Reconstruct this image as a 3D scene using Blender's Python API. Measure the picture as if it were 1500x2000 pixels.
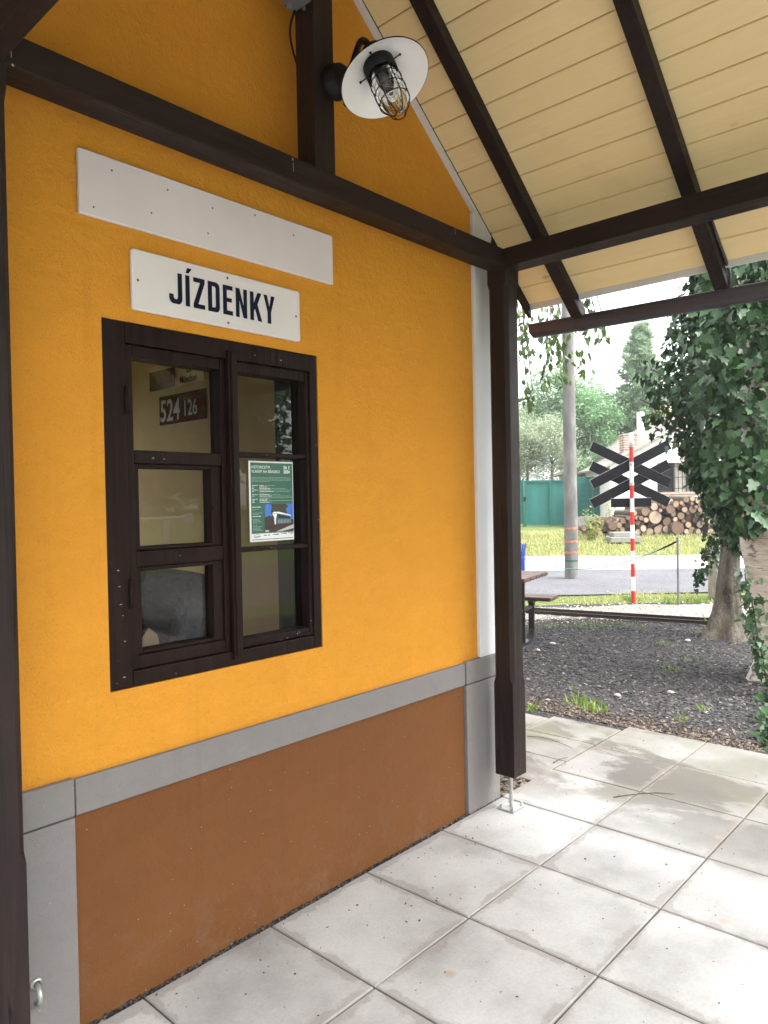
import bpy, math, random
import numpy as np
from mathutils import Vector, Matrix, Euler

# ---------------------------------------------------------------- scene reset
for o in list(bpy.data.objects):
    bpy.data.objects.remove(o)
S = bpy.context.scene
COL = S.collection
RAD = math.radians

# ---------------------------------------------------------------- camera
CAM = Vector((-0.45432, -2.10985, 1.51501))
RV = Vector((0.67177511, -0.74051109, -0.01901408))
UV = Vector((0.0232172, -0.00460765, 0.99971983))
FV = Vector((0.74039122, 0.67202835, -0.01409729))
cd = bpy.data.cameras.new('camera')
cam = bpy.data.objects.new('camera', cd)
COL.objects.link(cam)
cam.matrix_world = Matrix(((RV.x, UV.x, -FV.x, CAM.x), (RV.y, UV.y, -FV.y, CAM.y), (RV.z, UV.z, -FV.z, CAM.z), (0, 0, 0, 1)))
cd.sensor_fit = 'VERTICAL'
cd.sensor_height = 24.0
cd.lens = 1433.68 / 2000 * 24.0
cd.clip_start = 0.05
cd.clip_end = 1000
S.camera = cam
S.render.resolution_x, S.render.resolution_y = 768, 1024

# ---------------------------------------------------------------- sky, sun, exposure
SUN_EL, SUN_AZ = RAD(57), RAD(-72)      # azimuth measured from +X towards +Y
W = bpy.data.worlds.new('World')
S.world = W
W.use_nodes = True
wn = W.node_tree
bg = wn.nodes['Background']
sky = wn.nodes.new('ShaderNodeTexSky')
sky.sky_type = 'NISHITA'
sky.sun_disc = False
sky.sun_elevation = SUN_EL
sky.sun_rotation = math.pi / 2 - SUN_AZ
sky.air_density = 1.0
sky.dust_density = 3.0
hs = wn.nodes.new('ShaderNodeHueSaturation')
hs.inputs['Saturation'].default_value = 0.12
wn.links.new(sky.outputs[0], hs.inputs['Color'])
wn.links.new(hs.outputs[0], bg.inputs['Color'])
bg.inputs['Strength'].default_value = 0.15
sd = bpy.data.lights.new('sun', 'SUN')
sd.energy = 1.3
sd.angle = RAD(40)
sd.color = (1.0, 0.96, 0.9)
sun = bpy.data.objects.new('sun', sd)
COL.objects.link(sun)
sdir = Vector((math.cos(SUN_EL) * math.cos(SUN_AZ), math.cos(SUN_EL) * math.sin(SUN_AZ), math.sin(SUN_EL)))
sun.rotation_euler = sdir.to_track_quat('Z', 'Y').to_euler()
sun.location = sdir * 30
S.view_settings.view_transform = 'Standard'
S.view_settings.look = 'None'
S.view_settings.exposure = 2.4
S.view_settings.gamma = 1
S.view_settings.use_curve_mapping = False

rnd = random.Random(7)
NP = np.random.default_rng(11)

# ---------------------------------------------------------------- helpers: layout
FH = Vector((FV.x, FV.y, 0)).normalized()       # level forward direction of the photo
RH = Vector((FH.y, -FH.x, 0))                   # level right direction


def at(px, py, depth):
    """world point seen at photo pixel (1500x2000) at a depth along the view axis"""
    return CAM + depth * (FV + RV * ((px - 750) / 1433.68) - UV * ((py - 1000) / 1433.68))


def yard(px, depth, z=0.0):
    p = at(px, 1000, depth)
    return Vector((p.x, p.y, z))


def ray_y(px, py, y):
    D = FV + RV * ((px - 750) / 1433.68) - UV * ((py - 1000) / 1433.68)
    return CAM + D * ((y - CAM.y) / D.y)


def smooth(a, b, x):
    t = min(1, max(0, (x - a) / (b - a)))
    return t * t * (3 - 2 * t)


def ground_h(x, y):
    d = (x - CAM.x) * FH.x + (y - CAM.y) * FH.y
    return -0.03 + 0.50 * smooth(18.2, 22.5, d) + 0.05 * smooth(22.5, 30, d)


# ---------------------------------------------------------------- helpers: materials
def newmat(name):
    m = bpy.data.materials.new(name)
    m.use_nodes = True
    nt = m.node_tree
    return m, nt, nt.nodes['Principled BSDF']


def N(nt, t, **kw):
    n = nt.nodes.new(t)
    for k, v in kw.items():
        if k in n.inputs:
            n.inputs[k].default_value = v
        else:
            setattr(n, k, v)
    return n


def ramp(nt, fac, stops):
    r = nt.nodes.new('ShaderNodeValToRGB')
    e = r.color_ramp.elements
    while len(e) < len(stops):
        e.new(0.5)
    for i, (p, c) in enumerate(stops):
        e[i].position = p
        e[i].color = (c[0], c[1], c[2], 1) if len(c) == 3 else c
    nt.links.new(fac, r.inputs[0])
    return r.outputs[0]


def mixc(nt, fac, a, b, mode='MIX'):
    m = nt.nodes.new('ShaderNodeMix')
    m.data_type = 'RGBA'
    m.blend_type = mode
    for sock, v in ((m.inputs[0], fac), (m.inputs[6], a), (m.inputs[7], b)):
        if hasattr(v, 'is_output') or isinstance(v, bpy.types.NodeSocket):
            nt.links.new(v, sock)
        elif isinstance(v, (int, float)):
            sock.default_value = v
        else:
            sock.default_value = (v[0], v[1], v[2], 1)
    return m.outputs[2]


def tex(nt, scale=(1, 1, 1), kind='noise', sc=5.0, det=6, rough=0.6, dist=0.0, world=False):
    if world:
        g = nt.nodes.new('ShaderNodeNewGeometry').outputs['Position']
    else:
        g = nt.nodes.new('ShaderNodeTexCoord').outputs['Object']
    mp = nt.nodes.new('ShaderNodeMapping')
    mp.inputs['Scale'].default_value = scale
    nt.links.new(g, mp.inputs[0])
    if kind == 'noise':
        n = N(nt, 'ShaderNodeTexNoise', Scale=sc, Detail=det, Roughness=rough, Distortion=dist)
        nt.links.new(mp.outputs[0], n.inputs['Vector'])
        return n.outputs[0]
    if kind == 'voronoi':
        n = N(nt, 'ShaderNodeTexVoronoi', Scale=sc)
        nt.links.new(mp.outputs[0], n.inputs['Vector'])
        return n.outputs[0]
    if kind == 'vcolor':
        n = N(nt, 'ShaderNodeTexVoronoi', Scale=sc)
        nt.links.new(mp.outputs[0], n.inputs['Vector'])
        return n.outputs[1]


def bump(nt, bsdf, h, strength=0.3, dist=0.01, prev=None):
    b = nt.nodes.new('ShaderNodeBump')
    b.inputs['Strength'].default_value = strength
    b.inputs['Distance'].default_value = dist
    nt.links.new(h, b.inputs['Height'])
    if prev is not None:
        nt.links.new(prev, b.inputs['Normal'])
    nt.links.new(b.outputs[0], bsdf.inputs['Normal'])
    return b.outputs[0]


def scale_c(c, k):
    return tuple(min(1, v * k) for v in c)


def simple(name, c, rough=0.6, var=0.15, sc=6.0, b=0.0, bsc=60.0, bd=0.003, metal=0.0, stretch=(1, 1, 1), spec=0.5, world=False):
    m, nt, p = newmat(name)
    t = tex(nt, stretch, sc=sc, world=world)
    col = ramp(nt, t, [(0.3, scale_c(c, 1 - var)), (0.7, scale_c(c, 1 + var))])
    nt.links.new(col, p.inputs['Base Color'])
    p.inputs['Roughness'].default_value = rough
    p.inputs['Metallic'].default_value = metal
    p.inputs['Specular IOR Level'].default_value = spec
    if b > 0:
        bump(nt, p, tex(nt, stretch, sc=bsc, world=world), b, bd)
    return m


def plaster(name, c, grain=1.0, var=0.06, splash=False):
    m, nt, p = newmat(name)
    big = tex(nt, sc=1.1, det=6, rough=0.65)
    col = ramp(nt, big, [(0.3, scale_c(c, 1 - var)), (0.7, scale_c(c, 1 + var))])
    # trowel sweeps
    tw_ = tex(nt, (1, 1, 2.2), sc=6, det=5, dist=1.2)
    col = mixc(nt, 0.5, col, ramp(nt, tw_, [(0.3, (0.88, 0.88, 0.86)), (0.65, (1, 1, 1))]), 'MULTIPLY')
    # grain pits: their shading painted in as dark specks
    sp = tex(nt, sc=115, det=3, rough=0.7)
    spf = ramp(nt, sp, [(0.28, (0.62, 0.58, 0.52)), (0.43, (1, 1, 1)), (0.62, (1, 1, 1)), (0.72, (1.0, 1.0, 1.0))])
    col = mixc(nt, 0.55 * min(1, grain + 0.2), col, spf, 'MULTIPLY')
    # faint vertical run marks
    rn_ = tex(nt, (9, 9, 0.5), sc=1.6, det=5)
    col = mixc(nt, ramp(nt, rn_, [(0.58, (0, 0, 0)), (0.72, (0.22,) * 3)]), col, scale_c(c, 0.62))
    fl = tex(nt, kind='voronoi', sc=8)
    col = mixc(nt, ramp(nt, fl, [(0.012, (1, 1, 1)), (0.02, (0, 0, 0))]), col, scale_c(c, 0.35))
    if splash:
        geo = nt.nodes.new('ShaderNodeNewGeometry')
        sx = nt.nodes.new('ShaderNodeSeparateXYZ')
        nt.links.new(geo.outputs['Position'], sx.inputs[0])
        low = ramp(nt, sx.outputs[2], [(0.0, (1, 1, 1)), (0.30, (0.12,) * 3), (0.7, (0.03,) * 3)])
        dn = tex(nt, sc=9, det=8, rough=0.75)
        df = mixc(nt, 1.0, low, ramp(nt, dn, [(0.50, (0, 0, 0)), (0.75, (0.4,) * 3)]), 'MULTIPLY')
        col = mixc(nt, df, col, (0.22, 0.165, 0.12))
        dot = tex(nt, kind='voronoi', sc=24)
        col = mixc(nt, ramp(nt, dot, [(0.035, (0.8,) * 3), (0.05, (0, 0, 0))]), col, (0.42, 0.33, 0.22))
    nt.links.new(col, p.inputs['Base Color'])
    p.inputs['Roughness'].default_value = 0.85
    p.inputs['Specular IOR Level'].default_value = 0.2
    b1 = bump(nt, p, tex(nt, sc=150, det=3, rough=0.7), 0.9 * grain, 0.006)
    b2 = bump(nt, p, tex(nt, sc=38, det=4), 0.6 * grain, 0.012, b1)
    bump(nt, p, tex(nt, sc=4, det=3), 0.35, 0.03, b2)
    return m


def timber(name, c, axis, rough=0.5, chips=0.0, spec=0.18):
    m, nt, p = newmat(name)
    s = [26, 26, 26]
    s[axis] = 1.2
    g = tex(nt, tuple(s), sc=1.6, det=6, dist=0.6)
    big = tex(nt, sc=2.2)
    col = ramp(nt, g, [(0.3, scale_c(c, 0.5)), (0.7, scale_c(c, 1.6))])
    col = mixc(nt, ramp(nt, big, [(0.35, (0, 0, 0)), (0.75, (0.7, 0.7, 0.7))]), col, scale_c(c, 1.9))
    s2 = [9, 9, 9]
    s2[axis] = 0.35
    crk = tex(nt, tuple(s2), sc=1.4, det=3, dist=0.5)
    crf = ramp(nt, crk, [(0.492, (0, 0, 0)), (0.499, (1, 1, 1)), (0.501, (1, 1, 1)), (0.508, (0, 0, 0))])
    gate_ = ramp(nt, tex(nt, sc=1.7, det=2), [(0.52, (0, 0, 0)), (0.56, (0.9,) * 3)])
    col = mixc(nt, mixc(nt, 1.0, crf, gate_, 'MULTIPLY'), col, (0.002, 0.0015, 0.0015))
    dust = tex(nt, sc=70, det=3)
    col = mixc(nt, ramp(nt, dust, [(0.70, (0, 0, 0)), (0.76, (0.35,) * 3)]), col, (0.12, 0.11, 0.10))
    if chips > 0:
        ch = tex(nt, (1, 1, 1), sc=42, det=3)
        chf = ramp(nt, ch, [(0.775, (0, 0, 0)), (0.79, (chips, chips, chips))])
        col = mixc(nt, chf, col, (0.45, 0.4, 0.36))
    nt.links.new(col, p.inputs['Base Color'])
    rr = ramp(nt, tex(nt, sc=7), [(0.3, (rough - 0.08,) * 3), (0.7, (rough + 0.1,) * 3)])
    nt.links.new(rr, p.inputs['Roughness'])
    p.inputs['Specular IOR Level'].default_value = spec
    b1 = bump(nt, p, g, 0.6, 0.006)
    bump(nt, p, tex(nt, sc=55, det=2), 0.15, 0.003, b1)
    return m


def leafmat(name, dark, light, rough=0.5, trans=0.3, spec=0.4):
    m, nt, p = newmat(name)
    g = nt.nodes.new('ShaderNodeNewGeometry')
    c1 = ramp(nt, g.outputs['Random Per Island'], [(0.0, dark), (0.55, tuple((a + b) / 2 for a, b in zip(dark, light))), (1.0, light)])
    t = tex(nt, sc=1.6, det=2)
    col = mixc(nt, ramp(nt, t, [(0.3, (0, 0, 0)), (0.7, (0.7, 0.7, 0.7))]), c1, light)
    nt.links.new(col, p.inputs['Base Color'])
    p.inputs['Roughness'].default_value = rough
    p.inputs['Specular IOR Level'].default_value = spec
    tr = nt.nodes.new('ShaderNodeBsdfTranslucent')
    nt.links.new(mixc(nt, 0.5, col, light), tr.inputs[0])
    mx = nt.nodes.new('ShaderNodeMixShader')
    mx.inputs[0].default_value = trans
    nt.links.new(p.outputs[0], mx.inputs[1])
    nt.links.new(tr.outputs[0], mx.inputs[2])
    nt.links.new(mx.outputs[0], nt.nodes['Material Output'].inputs[0])
    return m


# ---------------------------------------------------------------- helpers: meshes
class MB:
    """collects verts and faces; build() links them as ONE mesh object"""

    def __init__(self):
        self.v, self.f = [], []

    def add(self, vs, fs):
        n = len(self.v)
        self.v += [tuple(p) for p in vs]
        self.f += [tuple(i + n for i in q) for q in fs]
        return self

    def box(self, x0, x1, y0, y1, z0, z1):
        vs = [(x, y, z) for x in (x0, x1) for y in (y0, y1) for z in (z0, z1)]
        return self.add(vs, [(0, 1, 3, 2), (4, 6, 7, 5), (0, 4, 5, 1), (2, 3, 7, 6), (0, 2, 6, 4), (1, 5, 7, 3)])

    def obox(self, c, ax, ay, az):
        """box with centre c and half-axis vectors"""
        c, ax, ay, az = map(Vector, (c, ax, ay, az))
        vs = [c + sx * ax + sy * ay + sz * az for sx in (-1, 1) for sy in (-1, 1) for sz in (-1, 1)]
        return self.add(vs, [(0, 1, 3, 2), (4, 6, 7, 5), (0, 4, 5, 1), (2, 3, 7, 6), (0, 2, 6, 4), (1, 5, 7, 3)])

    def prism(self, pts, d):
        """closed polygon pts extruded by vector d (pts ccw seen from -d side)"""
        n = len(pts)
        d = Vector(d)
        vs = [Vector(p) for p in pts] + [Vector(p) + d for p in pts]
        fs = [tuple(range(n))[::-1], tuple(range(n, 2 * n))]
        fs += [(i, (i + 1) % n, n + (i + 1) % n, n + i) for i in range(n)]
        return self.add(vs, fs)

    def tube(self, path, radii, n=10, cap=True):
        path = [Vector(p) for p in path]
        if isinstance(radii, (int, float)):
            radii = [radii] * len(path)
        base = len(self.v)
        ref = None
        for i, p in enumerate(path):
            t = (path[min(i + 1, len(path) - 1)] - path[max(i - 1, 0)]).normalized()
            if ref is None:
                ref = t.orthogonal().normalized()
            else:
                ref = (ref - ref.dot(t) * t)
                ref = ref.normalized() if ref.length > 1e-6 else t.orthogonal().normalized()
            b = t.cross(ref)
            for k in range(n):
                a = 2 * math.pi * k / n
                self.v.append(tuple(p + radii[i] * (math.cos(a) * ref + math.sin(a) * b)))
        for i in range(len(path) - 1):
            for k in range(n):
                a, b_ = base + i * n + k, base + i * n + (k + 1) % n
                self.f.append((a, b_, b_ + n, a + n))
        if cap:
            self.f.append(tuple(base + k for k in range(n))[::-1])
            e = base + (len(path) - 1) * n
            self.f.append(tuple(e + k for k in range(n)))
        return self

    def lathe(self, prof, n=32, M=None, cap=False):
        """prof: list of (r, z) revolved about local Z then moved by matrix M"""
        M = M or Matrix()
        base = len(self.v)
        for r, z in prof:
            for k in range(n):
                a = 2 * math.pi * k / n
                self.v.append(tuple(M @ Vector((r * math.cos(a), r * math.sin(a), z))))
        for i in range(len(prof) - 1):
            for k in range(n):
                a, b_ = base + i * n + k, base + i * n + (k + 1) % n
                self.f.append((a, b_, b_ + n, a + n))
        if cap:
            self.f.append(tuple(base + k for k in range(n))[::-1])
            e = base + (len(prof) - 1) * n
            self.f.append(tuple(e + k for k in range(n)))
        return self

    def build(self, name, mat, parent=None, smooth_=False, bevel=0.0, seg=2):
        me = bpy.data.meshes.new(name)
        me.from_pydata(self.v, [], self.f)
        me.update()
        return link(name, me, mat, parent, smooth_, bevel, seg)


def link(name, me, mat, parent=None, smooth_=False, bevel=0.0, seg=2):
    o = bpy.data.objects.new(name, me)
    COL.objects.link(o)
    for m_ in (mat if isinstance(mat, (list, tuple)) else [mat]):
        me.materials.append(m_)
    if smooth_:
        me.polygons.foreach_set('use_smooth', [True] * len(me.polygons))
    if bevel > 0:
        b = o.modifiers.new('bevel', 'BEVEL')
        b.width = bevel
        b.segments = seg
        b.limit_method = 'ANGLE'
        b.angle_limit = RAD(40)
    if parent:
        o.parent = parent
        o.matrix_parent_inverse = parent_matrix(parent).inverted()
    return o


def parent_matrix(p):
    m = p.matrix_basis.copy()
    if p.parent:
        m = parent_matrix(p.parent) @ p.matrix_parent_inverse @ m
    return m


def tag(o, label=None, cat=None, group=None, kind=None):
    if label: o['label'] = label
    if cat: o['category'] = cat
    if group: o['group'] = group
    if kind: o['kind'] = kind
    return o


def thing(name, label, cat, loc=(0, 0, 0), group=None):
    o = bpy.data.objects.new(name, None)
    COL.objects.link(o)
    o.location = loc
    o.empty_display_size = 0.2
    return tag(o, label, cat, group)


def rand_rots(n, up=0.0, gen=NP):
    """random rotation matrices (n,3,3); local Z is the leaf normal, biased to world up"""
    nrm = gen.normal(size=(n, 3))
    nrm /= np.linalg.norm(nrm, axis=1, keepdims=True)
    nrm[:, 2] = np.where(up > 0, np.abs(nrm[:, 2]), nrm[:, 2])
    nrm += np.array([0, 0, up])
    nrm /= np.linalg.norm(nrm, axis=1, keepdims=True)
    return frames(nrm, gen)


def frames(nrm, gen=NP, droop=None):
    n = len(nrm)
    a = gen.normal(size=(n, 3)) if droop is None else np.tile(np.array(droop, float), (n, 1)) + gen.normal(size=(n, 3)) * 0.35
    x = a - (a * nrm).sum(1, keepdims=True) * nrm
    x /= np.linalg.norm(x, axis=1, keepdims=True) + 1e-9
    y = np.cross(nrm, x)
    return np.stack([x, y, nrm], axis=2)


def scatter(name, tv, tf, pos, rot, sc, mat, parent=None):
    """one mesh of many small copies of a template (leaves, chips, blades)"""
    tv = np.asarray(tv, float)
    n, k = len(pos), len(tv)
    sc = np.asarray(sc, float)
    if sc.ndim == 1:
        sc = sc[:, None]
    loc = tv[None] * sc[:, None, :]
    v = np.einsum('nij,nkj->nki', rot, loc) + pos[:, None, :]
    v = v.reshape(-1, 3)
    sizes = [len(q) for q in tf]
    flat = np.concatenate([np.array(q) for q in tf])
    idx = (flat[None] + (np.arange(n) * k)[:, None]).ravel()
    me = bpy.data.meshes.new(name)
    me.vertices.add(len(v))
    me.vertices.foreach_set('co', v.ravel())
    me.loops.add(len(idx))
    me.loops.foreach_set('vertex_index', idx.astype(np.int32))
    tot = np.tile(np.array(sizes), n)
    me.polygons.add(len(tot))
    st = np.concatenate([[0], np.cumsum(tot)[:-1]])
    me.polygons.foreach_set('loop_start', st.astype(np.int32))
    me.polygons.foreach_set('loop_total', tot.astype(np.int32))
    me.update(calc_edges=True)
    me.validate()
    return link(name, me, mat, parent)


# leaf templates: x is the leaf's length, z its normal
LEAF = ([(0, 0, 0), (0.35, 0.24, 0.06), (0.75, 0.16, 0.03), (1, 0, -0.06), (0.75, -0.16, 0.03), (0.35, -0.24, 0.06), (0.5, 0, 0.0)],
        [(0, 6, 1), (1, 6, 2), (2, 6, 3), (3, 6, 4), (4, 6, 5), (5, 6, 0)])
IVY = ([(0, 0, 0), (-0.12, 0.24, 0.03), (0.12, 0.42, 0.05), (0.36, 0.27, 0.03), (0.62, 0.34, 0.02), (0.66, 0.16, 0.02), (1.0, 0, -0.08),
        (0.66, -0.16, 0.02), (0.62, -0.34, 0.02), (0.36, -0.27, 0.03), (0.12, -0.42, 0.05), (-0.12, -0.24, 0.03), (0.4, 0, -0.03)],
       [(0, 12, 1), (1, 12, 2), (2, 12, 3), (3, 12, 4), (4, 12, 5), (5, 12, 6), (6, 12, 7), (7, 12, 8), (8, 12, 9), (9, 12, 10), (10, 12, 11), (11, 12, 0)])
CHIP = ([(-0.5, -0.35, 0), (0.45, -0.4, 0), (0.5, 0.3, 0), (-0.35, 0.42, 0), (-0.3, -0.2, 0.3), (0.3, -0.15, 0.36), (0.15, 0.25, 0.3)],
        [(0, 1, 5, 4), (1, 2, 6, 5), (2, 3, 6), (3, 0, 4, 6), (4, 5, 6)])
BLADE = ([(0, -0.06, 0), (0, 0.06, 0), (0.08, 0.045, 0.5), (0.08, -0.045, 0.5), (0.3, 0, 1)], [(0, 1, 2, 3), (3, 2, 4)])
QUAD = ([(0, -0.3, 0), (0.5, -0.36, 0.05), (1, 0, 0), (0.5, 0.36, 0.05)], [(0, 1, 2, 3)])


def text_mesh(s, size, mat, name, parent, origin, xdir, ydir, xscale=1.0, bold=0.0, depth=0.0004, align='LEFT', shear=0.0):
    cu = bpy.data.curves.new(name, 'FONT')
    cu.body = s
    cu.size = size
    cu.offset = bold
    cu.extrude = depth
    cu.align_x = align
    cu.shear = shear
    cu.resolution_u = 3
    o = bpy.data.objects.new('lettering_source', cu)
    COL.objects.link(o)
    dg = bpy.context.evaluated_depsgraph_get()
    me = bpy.data.meshes.new_from_object(o.evaluated_get(dg))
    bpy.data.objects.remove(o)
    xd, yd = Vector(xdir).normalized(), Vector(ydir).normalized()
    zd = xd.cross(yd)
    M = Matrix(((xd.x * xscale, yd.x, zd.x, origin[0]), (xd.y * xscale, yd.y, zd.y, origin[1]), (xd.z * xscale, yd.z, zd.z, origin[2]), (0, 0, 0, 1)))
    me.transform(M)
    me.materials.clear()
    return link(name, me, mat, parent)


# ---------------------------------------------------------------- materials
M_WALL = plaster('ochre_plaster', (0.66, 0.285, 0.029))
M_BROWN = plaster('brown_plinth_paint', (0.145, 0.058, 0.018), 0.5, splash=True)
M_GREY = plaster('grey_trim_paint', (0.195, 0.182, 0.178), 0.3, splash=True)
M_WHITE = simple('white_trim_paint', (0.60, 0.60, 0.61), 0.6, 0.04, b=0.1)
M_TIMX = timber('dark_timber_x', (0.014, 0.0088, 0.0078), 0)
M_TIMY = timber('dark_timber_y', (0.014, 0.0088, 0.0078), 1)
M_TIMZ = timber('dark_timber_z', (0.016, 0.0105, 0.0096), 2)
M_WINZ = timber('window_paint', (0.011, 0.0055, 0.0045), 2, 0.45, chips=0.0, spec=0.10)
M_ENAMEL = simple('white_enamel', (0.67, 0.635, 0.65), 0.3, 0.04, sc=3, spec=0.5)
M_LETTER = simple('black_lettering', (0.006, 0.011, 0.028), 0.5, 0.05, spec=0.1)
M_SCREW = simple('rusty_screw', (0.09, 0.06, 0.045), 0.6, 0.2)
M_ZINC = simple('galvanised_steel', (0.48, 0.48, 0.47), 0.42, 0.25, sc=25, metal=0.8)
M_BLACK = simple('black_metal_paint', (0.008, 0.0075, 0.008), 0.5, 0.1, spec=0.2)
M_GUTTER = simple('dark_gutter_paint', (0.035, 0.032, 0.04), 0.35, 0.12, sc=4)
M_INT = simple('interior_wall', (0.50, 0.37, 0.19), 0.85, 0.05, b=0.1)
M_DARKWOOD = timber('cabinet_wood', (0.035, 0.022, 0.015), 2, 0.5)


def board_mat():
    m, nt, p = newmat('cream_board_paint')
    c = (0.71, 0.56, 0.295)
    g = tex(nt, (30, 1.5, 30), sc=1.5, det=5, dist=0.5)
    col = ramp(nt, g, [(0.3, scale_c(c, 0.95)), (0.7, scale_c(c, 1.05))])
    geo = nt.nodes.new('ShaderNodeNewGeometry')
    col = mixc(nt, 0.35, col, ramp(nt, geo.outputs['Random Per Island'], [(0, scale_c(c, 0.88)), (1, scale_c(c, 1.1))]))
    kn = tex(nt, (1, 0.45, 1), kind='voronoi', sc=5.0)
    col = mixc(nt, ramp(nt, kn, [(0.035, (0.7,) * 3), (0.075, (0, 0, 0))]), col, (0.34, 0.22, 0.10))
    st = tex(nt, sc=3.5, det=5)
    col = mixc(nt, ramp(nt, st, [(0.55, (0, 0, 0)), (0.8, (0.3,) * 3)]), col, (0.42, 0.3, 0.16))
    nt.links.new(col, p.inputs['Base Color'])
    p.inputs['Roughness'].default_value = 0.55
    bump(nt, p, g, 0.12, 0.003)
    return m


M_BOARD = board_mat()


def slab_mat():
    m, nt, p = newmat('concrete_slab')
    geo = nt.nodes.new('ShaderNodeNewGeometry')
    big = tex(nt, sc=2.2, det=7, rough=0.62)
    col = ramp(nt, big, [(0.34, (0.27, 0.263, 0.257)), (0.5, (0.44, 0.435, 0.43)), (0.64, (0.55, 0.545, 0.54))])
    col = mixc(nt, 0.4, col, ramp(nt, geo.outputs['Random Per Island'], [(0, (0.27, 0.262, 0.255)), (0.5, (0.42, 0.415, 0.41)), (1, (0.56, 0.555, 0.55))]))
    col = mixc(nt, 1.0, col, (0.83, 0.83, 0.83), 'MULTIPLY')
    # outside the eaves only: rain and algae stains, plus a painted darkening
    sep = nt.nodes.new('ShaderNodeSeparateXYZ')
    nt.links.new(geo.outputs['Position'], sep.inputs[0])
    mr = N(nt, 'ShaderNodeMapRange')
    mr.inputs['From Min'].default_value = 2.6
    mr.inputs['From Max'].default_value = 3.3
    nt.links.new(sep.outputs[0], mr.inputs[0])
    col = mixc(nt, mr.outputs[0], col, mixc(nt, 1.0, col, (0.50, 0.495, 0.49), 'MULTIPLY'))  # darker base colour offsets the strong daylight on these slabs
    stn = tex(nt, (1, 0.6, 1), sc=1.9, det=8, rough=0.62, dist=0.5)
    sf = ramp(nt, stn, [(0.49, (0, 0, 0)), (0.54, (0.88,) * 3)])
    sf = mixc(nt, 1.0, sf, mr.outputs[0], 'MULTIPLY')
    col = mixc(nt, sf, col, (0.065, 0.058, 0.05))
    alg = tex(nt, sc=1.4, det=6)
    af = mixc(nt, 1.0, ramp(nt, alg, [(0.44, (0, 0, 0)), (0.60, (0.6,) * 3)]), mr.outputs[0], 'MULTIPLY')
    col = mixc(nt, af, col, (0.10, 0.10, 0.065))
    sp = tex(nt, kind='voronoi', sc=16)
    col = mixc(nt, ramp(nt, sp, [(0.03, (0.8,) * 3), (0.045, (0, 0, 0))]), col, (0.2, 0.15, 0.1))
    def ping(axis_out, shift):
        a_ = nt.nodes.new('ShaderNodeMath'); a_.operation = 'ADD'; a_.inputs[1].default_value = shift
        nt.links.new(axis_out, a_.inputs[0])
        q_ = nt.nodes.new('ShaderNodeMath'); q_.operation = 'PINGPONG'; q_.inputs[1].default_value = 0.25
        nt.links.new(a_.outputs[0], q_.inputs[0])
        return q_.outputs[0]
    mn = nt.nodes.new('ShaderNodeMath'); mn.operation = 'MINIMUM'
    nt.links.new(ping(sep.outputs[0], 10 - 1.1912), mn.inputs[0])
    nt.links.new(ping(sep.outputs[1], 10.04), mn.inputs[1])
    ad = nt.nodes.new('ShaderNodeMath'); ad.operation = 'MULTIPLY_ADD'
    nt.links.new(ramp(nt, tex(nt, sc=5, det=8, rough=0.72), [(0.40, (0, 0, 0)), (0.72, (1, 1, 1))]), ad.inputs[0])
    ad.inputs[1].default_value = -0.06
    nt.links.new(mn.outputs[0], ad.inputs[2])
    dj = ramp(nt, ad.outputs[0], [(0.0, (0.42,) * 3), (0.006, (0.15,) * 3), (0.014, (0, 0, 0))])
    col = mixc(nt, dj, col, (0.17, 0.15, 0.125))
    rust = tex(nt, kind='voronoi', sc=3.1)
    col = mixc(nt, ramp(nt, rust, [(0.03, (0.55,) * 3), (0.075, (0, 0, 0))]), col, (0.30, 0.2, 0.11))
    fine = tex(nt, sc=90, det=4)
    col = mixc(nt, 0.5, col, ramp(nt, fine, [(0.3, (0.8, 0.8, 0.8)), (0.6, (1, 1, 1))]), 'MULTIPLY')
    nt.links.new(col, p.inputs['Base Color'])
    p.inputs['Roughness'].default_value = 0.75
    b1 = bump(nt, p, fine, 0.2, 0.003)
    bump(nt, p, big, 0.15, 0.01, b1)
    return m


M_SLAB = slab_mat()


def gravel_mat(name, a, b, sc=40, strength=0.9):
    m, nt, p = newmat(name)
    v = tex(nt, kind='vcolor', sc=sc, world=True)
    bw = nt.nodes.new('ShaderNodeRGBToBW')
    nt.links.new(v, bw.inputs[0])
    col = ramp(nt, bw.outputs[0], [(0.15, a), (0.85, b)])
    t = tex(nt, sc=1.1, det=5, world=True)
    col = mixc(nt, 0.6, col, ramp(nt, t, [(0.3, (0.6, 0.58, 0.55)), (0.7, (1, 1, 1))]), 'MULTIPLY')
    nt.links.new(col, p.inputs['Base Color'])
    p.inputs['Roughness'].default_value = 0.9
    p.inputs['Specular IOR Level'].default_value = 0.2
    bump(nt, p, tex(nt, kind='voronoi', sc=sc, world=True), strength, 0.02)
    return m


def chip_mat(name, stops, rough=0.85):
    m, nt, p = newmat(name)
    g = nt.nodes.new('ShaderNodeNewGeometry')
    nt.links.new(ramp(nt, g.outputs['Random Per Island'], stops), p.inputs['Base Color'])
    p.inputs['Roughness'].default_value = rough
    p.inputs['Specular IOR Level'].default_value = 0.3
    return m


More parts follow.
